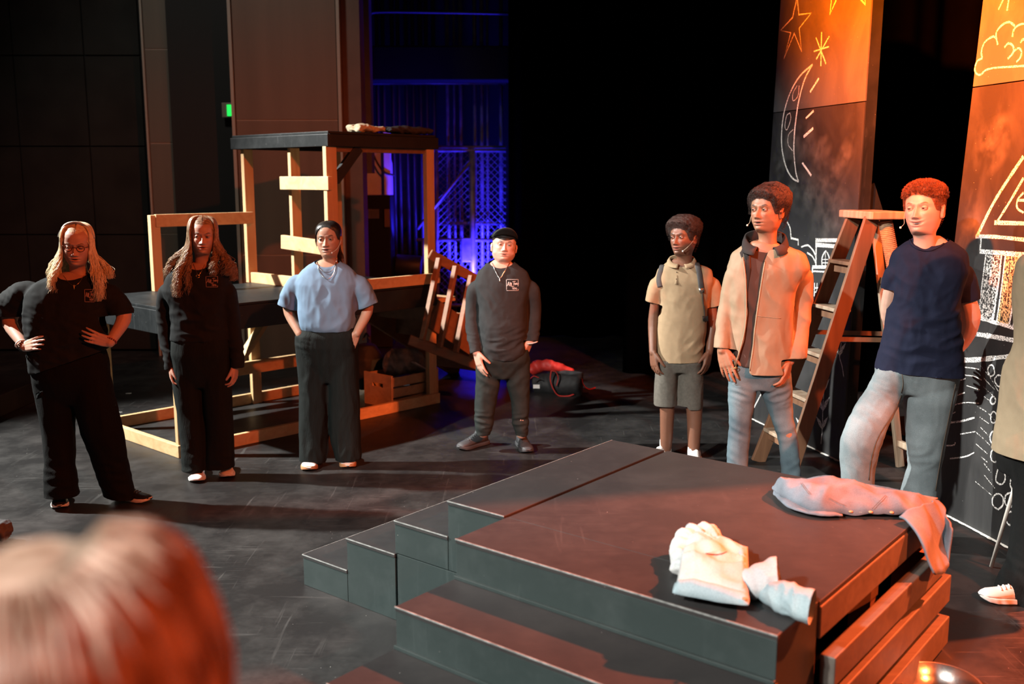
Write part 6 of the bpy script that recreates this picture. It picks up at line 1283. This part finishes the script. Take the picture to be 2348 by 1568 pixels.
garment('shirt', t, 'shirt_sand', [F.loft(rows + [(1060, 2306, 2496)], dep + [.17]), F.tube([(2440, 640, -.05, 40), (2438, 720, -.08, 38), (2432, 790, -.1, 34)]), F.tube([(2440, 640, .2, 40), (2446, 720, .21, 38), (2450, 790, .22, 34)])], [(F.p(2400, 1046, 0), (0, 0, -1), .5), (F.p(2420, 584, 0), (0, 0, 1), .10)], .011, [(F.p(2330, 1000, -.05), .2, (1, 0, .1), .06, .006)], .007, 81, stretch=(1, 1, .25))
garment('trousers', t, 'twill_black', [F.loft([(1000, 2325, 2490), (1060, 2320, 2490), (1100, 2326, 2490)], [.13, .14, .13]), F.leg(pl + [(1395, 2292, 2404)]), F.leg(prr + [(1395, 2405, 2490, .15)])], [(F.p(2345, 1366, 0), (.32, 0, -1), .2), (F.p(2450, 1370, .15), (0, 0, -1), .2)], .011, [(F.p(2330, 1330, -.05), .12, (.4, 0, 1), .06, .008)], .007, 83, stretch=(1, 1, .25))
shoe('shoe', t, G(2392, 1384), G(2243, 1374), ('shoe_white', 'rubber_white', 'sock_white'), .052, .095, None, .028); shoe('shoe', t, G(2470, 1370), G(2400, 1360), ('shoe_white', 'rubber_white', 'sock_white'), .052, .095, None, .028)
hl = lambda a: .82 - .36 * sst(abs(a), .75, 1.15) - .34 * sst(abs(a), 1.6, 2.5)
hair_shell('hair', t, hd, 'hair_brown', hl, lambda a, z: .05, noise_amp=.02)
sp = F.p(2372, 960, -.10); tp = G(2273, 1300); dv = unit(sp - tp)
mat('dowel', (.62, .58, .52), .6, .05); tag(MB().tube([tp + Z * .004, tp + dv * 1.02], .0095, 12).build('dowel_stick', 'dowel', None, True), 'thin white dowel stick held upright at the right edge', 'stick')

# ------------------------------------------------------------------ person 9: back of a head close to the lens
t = thing('person', 'out-of-focus back of a light-haired head in the foreground', 'person', (-.33, .80, 0))
hc = D(205, 1178, .78); hd = Head(hc + np.array([.0, .02, -.262]), .252, 176, 6, 0, 180)
B1 = MB(); cx_, cy_ = hc[0], .80; zc = hd.o[2]
def el(z, a, b): th = np.linspace(0, 2 * np.pi, 28, endpoint=False); return np.stack([cx_ + a * np.cos(th), cy_ + .02 + b * np.sin(th), np.full(28, z)], 1)
B1.rings([el(z, a, b) for z, a, b in ((.85, .15, .11), (1.0, .15, .11), (1.15, .135, .10), (zc - .28, .16, .11), (zc - .16, .18, .10), (zc - .09, .12, .07), (zc - .05, .05, .05))])
for sd in (-1, 1):
    limb(B1, [(cx_ + sd * .16, cy_ + .02, zc - .15), (cx_ + sd * .21, cy_ + .02, zc - .42), (cx_ + sd * .18, cy_ + .14, zc - .62)], (.05, .042, .03)); hand(B1, (cx_ + sd * .18, cy_ + .14, zc - .62), (-sd * .3, .6, -.5), (-sd, 0, 0), sd, scale=.92)
    limb(B1, [(cx_ + sd * .085, cy_ + .02, .88), (cx_ + sd * .09, cy_ + .02, .48), (cx_ + sd * .09, cy_ + .04, .08)], (.085, .06, .045))
build_body(t, hd, (.60, .38, .29), [(B1, .009)], {}, brow=(.2, .12, .07))
top = MB(); top.rings([el(z, a, b) for z, a, b in ((.86, .185, .135), (1.0, .175, .13), (1.15, .16, .125), (zc - .28, .185, .135), (zc - .17, .205, .125), (zc - .115, .13, .085), (zc - .10, .08, .065))])
for sd in (-1, 1): top.tube(curve([(cx_ + sd * .15, cy_ + .02, zc - .16), (cx_ + sd * .195, cy_ + .02, zc - .26), (cx_ + sd * .215, cy_ + .02, zc - .40)], 5), .06, 18)
me = remesh(top, .01, 2); place('shirt', me, 'knit_black', t, True)
for sd in (-1, 1):
    lg = MB().tube(curve([(cx_ + sd * .085, cy_ + .02, .93), (cx_ + sd * .095, cy_ + .02, .5), (cx_ + sd * .095, cy_ + .04, .06)], 6), np.linspace(.105, .075, 13), 20); o = lg.build('trouser_leg', 'twill_black', t, True)
    shoe('shoe', t, (cx_ + sd * .095, cy_ - .03, 0), (cx_ + sd * .11, cy_ + .23, 0), ('leather_black', 'rubber_white'))
hair_mat('hair_fair', (.85, .64, .50), (.34, .19, .12), .4, 26, .3)
hl = lambda a: .84 - .40 * sst(abs(a), .75, 1.25) - .42 * sst(abs(a), 1.5, 2.4)
hair_shell('hair_cap', t, hd, 'hair_fair', hl, lambda a, z: .10, noise_amp=.02, noise_scale=5)
long_hair('hair', t, hd, 'hair_fair', 2600, 91, lambda a: -.8, lambda a: .10, lambda a: -.03, .03, 5, .0026, (.8, 3.14), .15)
# ------------------------------------------------------------------ clothes and bags lying about
denim('denim_blue_trim', (.33, .42, .45), (.22, .31, .35), 8); mat('lining_dark', (.05, .06, .065), .9)
PT = .624
def on(u, v, dz=0.0): return G(u, v, PT + dz)
def sheet(name, par, m, near, far, h, seed, nu=70, nv=26, amp=.012, freq=12, edge=.012, prof=.75, stretch=(1, 1, 1), lift=0.0):
    """cloth lying on a top: strip between two edges, puffed and creased"""
    N, Fr = curve(near, 12), curve(far, 12); ts = np.linspace(0, 1, nu); N = np.array([np.interp(ts, np.linspace(0, 1, len(N)), N[:, k]) for k in range(3)]).T; Fr = np.array([np.interp(ts, np.linspace(0, 1, len(Fr)), Fr[:, k]) for k in range(3)]).T
    V = []; 
    for j in range(nv):
        t_ = j / (nv - 1); V.append(N + (Fr - N) * t_)
    V = np.array(V); tt = np.linspace(0, 1, nv)[:, None]; hu = np.interp(ts, np.linspace(0, 1, len(h)), h)[None, :]
    env = np.sin(np.pi * tt ** prof) * (sst(ts, 0, .10) * (1 - sst(ts, .93, 1)))[None, :] ** .6
    q = V.reshape(-1, 3); r1 = 1 - 2.2 * np.abs(fold_noise(q, seed, freq, stretch)); r2 = fold_noise(q, seed + 3, freq * .5, stretch)
    V[:, :, 2] += edge + lift + env * hu * (1 + .5 * r2.reshape(nv, nu)) + (.35 + .65 * env) * amp * np.clip(r1.reshape(nv, nu), -.4, 1)
    f = [[j * nu + i, j * nu + i + 1, (j + 1) * nu + i + 1, (j + 1) * nu + i] for j in range(nv - 1) for i in range(nu - 1)]
    o = MB().add(V.reshape(-1, 3), f).build(name, m, par, True); md = o.modifiers.new('t', 'SOLIDIFY'); md.thickness = .006; md.offset = -1; return o
# grey-blue denim jacket drooping over the far corner
j2 = thing('denim_jacket', 'faded grey-blue denim jacket draped over the back corner of the platform', 'jacket', on(1950, 1150))
near = [on(u, v) for u, v in ((1769, 1128), (1790, 1152), (1836, 1176), (1883, 1188), (1934, 1187), (2000, 1188), (2060, 1189), (2103, 1190))]
far = [on(u, v) for u, v in ((1771, 1124), (1795, 1117), (1845, 1110), (1900, 1108), (1960, 1114), (2020, 1124), (2080, 1136), (2150, 1150))]
jb = sheet('body', j2, 'denim_pale', near, far, (.02, .05, .075, .085, .06, .045, .05, .03), 101, 90, 34, .022, 9, .012, .62)
tp = [on(2058, 1187, .02), on(2090, 1168, .045), on(2125, 1152, .045), on(2150, 1148, .03)]; mid = [PL(u, v, AB(BA0 - .05, 3.9), dA) for u, v in ((2106, 1200), (2135, 1185), (2160, 1178), (2172, 1172))]; bt = [PL(u, v, AB(BA0 - .115, 3.9), dA) for u, v in ((2138, 1314), (2150, 1318), (2172, 1296), (2184, 1212))]
nu = 30; A_, B_, C_ = (np.array([np.interp(np.linspace(0, 1, nu), np.linspace(0, 1, len(curve(c, 6))), curve(c, 6)[:, k]) for k in range(3)]).T for c in (tp, mid, bt)); V = []
for t_ in np.linspace(0, 1, 22): V.append(A_ * (1 - t_) ** 2 + 2 * B_ * t_ * (1 - t_) + C_ * t_ ** 2)
V = np.array(V).reshape(-1, 3); V = V - np.outer(fold_noise(V, 7, 12, (1, 1, .5)), dA) * .022
o = MB().add(V, [[j * nu + i, j * nu + i + 1, (j + 1) * nu + i + 1, (j + 1) * nu + i] for j in range(21) for i in range(nu - 1)]).build('hanging_sleeve', 'denim_pale', j2, True); md = o.modifiers.new('t', 'SOLIDIFY'); md.thickness = .008
cn = [on(u, v) for u, v in ((1772, 1140), (1800, 1168), (1836, 1182), (1885, 1191), (1932, 1190))]; cf_ = [on(u, v) for u, v in ((1775, 1124), (1812, 1150), (1846, 1168), (1890, 1176), (1928, 1177))]
sheet('collar', j2, 'denim_pale', cn, cf_, (.004, .012, .014, .01, .004), 104, 40, 10, .004, 14, .016)
for u, v in ((1950, 1183), (1996, 1184), (2044, 1185), (2090, 1186)): p = snap([jb], u, v - 9, .001); MB().lathe([(.001, 0), (.008, 0), (.008, .004), (.004, .006), (.001, .006)], p if p is not None else on(u, v, .02), 14).build('button', 'rubber_gum', j2, True)
decal('stitching', j2, 'stitch', [jb], [[(1836, 1108), (1846, 1122), (1856, 1134)], [(1840, 1108), (1850, 1122), (1860, 1134)], [(1902, 1142), (1920, 1152), (1940, 1160)], [(2030, 1136), (2016, 1150), (2000, 1166)], [(2034, 1138), (2020, 1152), (2004, 1168)]], .0016)
# pale denim jacket, crumpled, one sleeve towards us
j1 = thing('denim_jacket', 'crumpled pale denim jacket lying at the front edge of the platform', 'jacket', on(1650, 1320))
near = [on(u, v, .02) for u, v in ((1545, 1372), (1590, 1380), (1650, 1390), (1714, 1398))]; far = [on(u, v) for u, v in ((1566, 1282), (1590, 1252), (1650, 1245), (1714, 1266))]
b1 = sheet('body', j1, 'denim_white', near, far, (.05, .085, .08, .045), 111, 60, 40, .020, 11, .014, .85)
hem = sheet('waistband', j1, 'denim_blue_trim', [on(u, v, .02) for u, v in ((1544, 1374), (1590, 1383), (1650, 1394), (1715, 1402))], [on(u, v, .03) for u, v in ((1549, 1352), (1592, 1356), (1652, 1368), (1714, 1378))], (.02, .03, .03, .02), 112, 50, 8, .006, 14, .018)
def tb(pts, r, flat=1.0):
    def f(mb):
        P = curve(pts, 6); mb.tube(P, np.interp(np.linspace(0, 1, len(P)), np.linspace(0, 1, len(r)), r), 20, flat=flat)
    return f
garment('bunched_sleeve', j1, 'denim_white', [tb([on(1560, 1305, .03), on(1566, 1262, .045), on(1574, 1240, .06), on(1596, 1228, .075), on(1624, 1232, .06), on(1634, 1246, .035)], [.034, .036, .034, .034, .036, .030]), tb([on(1600, 1285, .03), on(1606, 1262, .05), on(1622, 1248, .04)], [.045, .05, .035])], (), .0065, [(on(1600, 1240, .05), .14, (1, 1, 0), .03, .014)], .010, 113, 3, 13, (1, 1, 1))
c1, c2 = on(1786, 1328, .062), on(1862, 1392, .045)
garment('sleeve', j1, 'denim_white', [tb([on(1700, 1335, .03), on(1735, 1335, .05), on(1772, 1328, .062), c1, on(1800, 1328, .062)], [.045, .05, .062, .068, .068])], [(c1, (.92, -.25, .15), .12)], .0065, [(on(1745, 1335, .05), .09, (1, .2, 0), .03, .009)], .006, 114, 3, 13, (1, 1, 1))
garment('sleeve', j1, 'denim_blue_trim', [tb([on(1752, 1352, .03), on(1790, 1366, .04), on(1835, 1382, .045), c2, on(1880, 1398, .045)], [.035, .045, .050, .052, .052])], [(c2, (.85, -.45, -.05), .10)], .0065, [(on(1800, 1370, .05), .08, (1, -.3, 0), .03, .008)], .005, 115, 3, 13, (1, 1, 1))
placket = sheet('button_band', j1, 'denim_blue_trim', [on(u, v, .03) for u, v in ((1690, 1262), (1694, 1310), (1696, 1385))], [on(u, v, .03) for u, v in ((1714, 1264), (1716, 1312), (1716, 1388))], (.012, .016, .014), 116, 30, 8, .003, 14, .018)
for u, v in ((1704, 1272), (1708, 1374)): MB().lathe([(.001, 0), (.008, 0), (.008, .004), (.001, .006)], on(u, v, .06), 12).build('button', 'rubber_gum', j1, True)
decal('stitching', j1, 'stitch', [b1, hem, placket], [[(1552, 1352), (1600, 1354), (1650, 1364), (1700, 1374)], [(1552, 1356), (1600, 1358), (1650, 1368), (1700, 1378)], [(1618, 1270), (1645, 1272), (1666, 1266)]], .003)

# folded clothes on the tower
def TW(u, v, dz=0.0): return PL(u, v, ST(0, .10), np.cross(E2, Z)) * np.array([1, 1, 0]) + Z * (TT + .004 + dz)
mat('cloth_sand', (.50, .42, .28), .9, .1); mat('cloth_dark', (.03, .032, .034), .85, .15); mat('cloth_plaid', (.20, .18, .16), .9, .4, 14); mat('bag_teal', (.05, .085, .085), .85, .15); mat('bag_black', (.009, .009, .010), .7, .2); mat('bag_red', (.42, .02, .014), .6, .1)
for nm, m_, lab, ps, r_ in (('folded_shirt', 'cloth_sand', 'sand coloured garment lying on top of the tower', ((818, 300), (840, 302), (880, 302)), [.05, .045, .028]), ('folded_jacket', 'cloth_dark', 'dark folded jacket lying on top of the tower', ((893, 304), (930, 303), (965, 305), (990, 308)), [.03, .05, .045, .025])):
    P = [TW(u, 300, .028) for u, v in ps]; Fz = [p.copy() for p in P]
    o = garment(nm, None, m_, [tb(Fz, r_, 1.0), tb([p + E1 * .09 for p in Fz], r_)], (), .008, [(Fz[1], .2, (1, 0, .5), .04, .01)], .012, 121, 3, 12, (1, 1, 1))
    co = np.array([v.co[:] for v in o.data.vertices]); co[:, 2] *= .62; o.data.vertices.foreach_set('co', co.ravel()); o.location.z = TT + .0005; tag(o, lab, 'clothing')
# bags
o = garment('cloth_bag', None, 'cloth_plaid', [tb([CR(.12, .16, .30), CR(.22, .2, .36), CR(.40, .2, .34), CR(.5, .2, .27)], [.07, .11, .11, .06])], (), .010, [(CR(.25, .1, .35), .2, (1, 0, .6), .05, .014)], .014, 131, 3, 10, (1, 1, 1)); tag(o, 'grey plaid cloth bundle stuffed in the crate', 'cloth bag')
MB_ = MB().box(CR(.36, .06, .32), unit(E2 * .6 + Z), E1, unit(E2 - Z * .6), .012, .05, .16); tag(MB_.build('paper_sheet', 'rubber_white', None, bevel=.001), 'narrow white paper sticking out of the crate', 'paper')
bk = thing('backpack', 'teal and black backpack standing behind the blue shirt wearer', 'backpack', ST(1.05, .55))
bp0 = G(843, 903)
garment('bag_body', bk, 'bag_black', [tb([bp0 + Z * .06, bp0 + Z * .2, bp0 + Z * .34, bp0 + Z * .46], [.12, .15, .145, .08])], (), .012, (), .008, 133, 3)
garment('front_pocket', bk, 'bag_teal', [tb([bp0 - E1 * .10 + Z * .06, bp0 - E1 * .11 + Z * .16, bp0 - E1 * .10 + Z * .34], [.075, .085, .06])], (), .012, (), .006, 134, 3)
MB().tube(curve([bp0 + Z * .5 - E2 * .04, bp0 + Z * .56, bp0 + Z * .5 + E2 * .04], 6), .009, 8).build('carry_loop', 'strap_grey', bk, True)
# red and black duffel bag on the floor
df = thing('duffel_bag', 'black sports duffel bag with bright red straps on the floor', 'bag', G(1290, 905))
YD = 8.95
def dpt(u, v, dy=0.0): return D(u, v, YD + dy)
garment('bag_body', df, 'bag_black', [tb([dpt(1226, 880, .1), dpt(1262, 880, .05), dpt(1300, 879, 0), dpt(1336, 880, -.02)], [.085, .105, .12, .105])], (), .012, [(dpt(1262, 870), .12, (1, 0, .2), .05, .012)], .010, 141, 3)
garment('top_flap', df, 'bag_red', [tb([dpt(1218, 850, .1), dpt(1240, 838, .08), dpt(1280, 842, .06), dpt(1316, 852, .05)], [.06, .055, .04, .022])], (), .012, [(dpt(1240, 838), .15, (1, 0, .5), .05, .014)], .012, 142, 3)
for pts, r_ in ((((1264, 850), (1262, 870), (1268, 890), (1280, 906), (1300, 908), (1316, 904)), .016), (((1264, 850), (1274, 852), (1280, 866), (1276, 884)), .012), (((1334, 868), (1338, 882), (1350, 892), (1366, 888)), .014), (((1216, 868), (1224, 862), (1236, 866)), .010)):
    MB().tube(curve([dpt(u, v, -.13) for u, v in pts], 6), r_, 8, flat=.35).build('strap', 'bag_red', df, True)
MB().box(dpt(1230, 886, -.02), X, (0, 1, 0), Z, .06, .01, .035).build('tag', 'shoe_white', df)
# steel mixing bowl at the bottom right
bc = G(2131, 1562, .10); bc = np.array([bc[0] + .035, bc[1], 0.0]); pr_ = [(.001, .002), (.06, .002), (.10, .02), (.13, .055), (.146, .098), (.152, .102), (.152, .105), (.143, .103), (.126, .06), (.095, .024), (.05, .008), (.001, .008)]
tag(MB().lathe(pr_, bc, 48).build('mixing_bowl', 'steel', None, True), 'shiny steel mixing bowl on the floor beside the plank side', 'bowl')
# crumpled cloth at the left edge, tape marks
o = garment('crumpled_cloth', None, 'cloth_dark', [tb([G(-14, 1236, .04), G(2, 1222, .05), G(14, 1214, .05)], [.05, .055, .04])], (), .008, (), .016, 151, 2, 16, (1, 1, 1)); o.location.z = .0; tag(o, 'small crumpled grey cloth on the floor at the left edge', 'cloth')
for (u, v, l_, a_, lab) in ((295, 902, .05, 10, 'short white tape mark on the floor under the scaffold'), (268, 945, .09, 0, 'thin white tape strip beside the scaffold base rail')):
    p = G(u, v); tag(MB().box(p + Z * .001, ang(a_), ang(a_ + 90), Z, l_, .025 if l_ < .06 else .008, .001).build('floor_tape', 'shoe_white'), lab, 'tape')
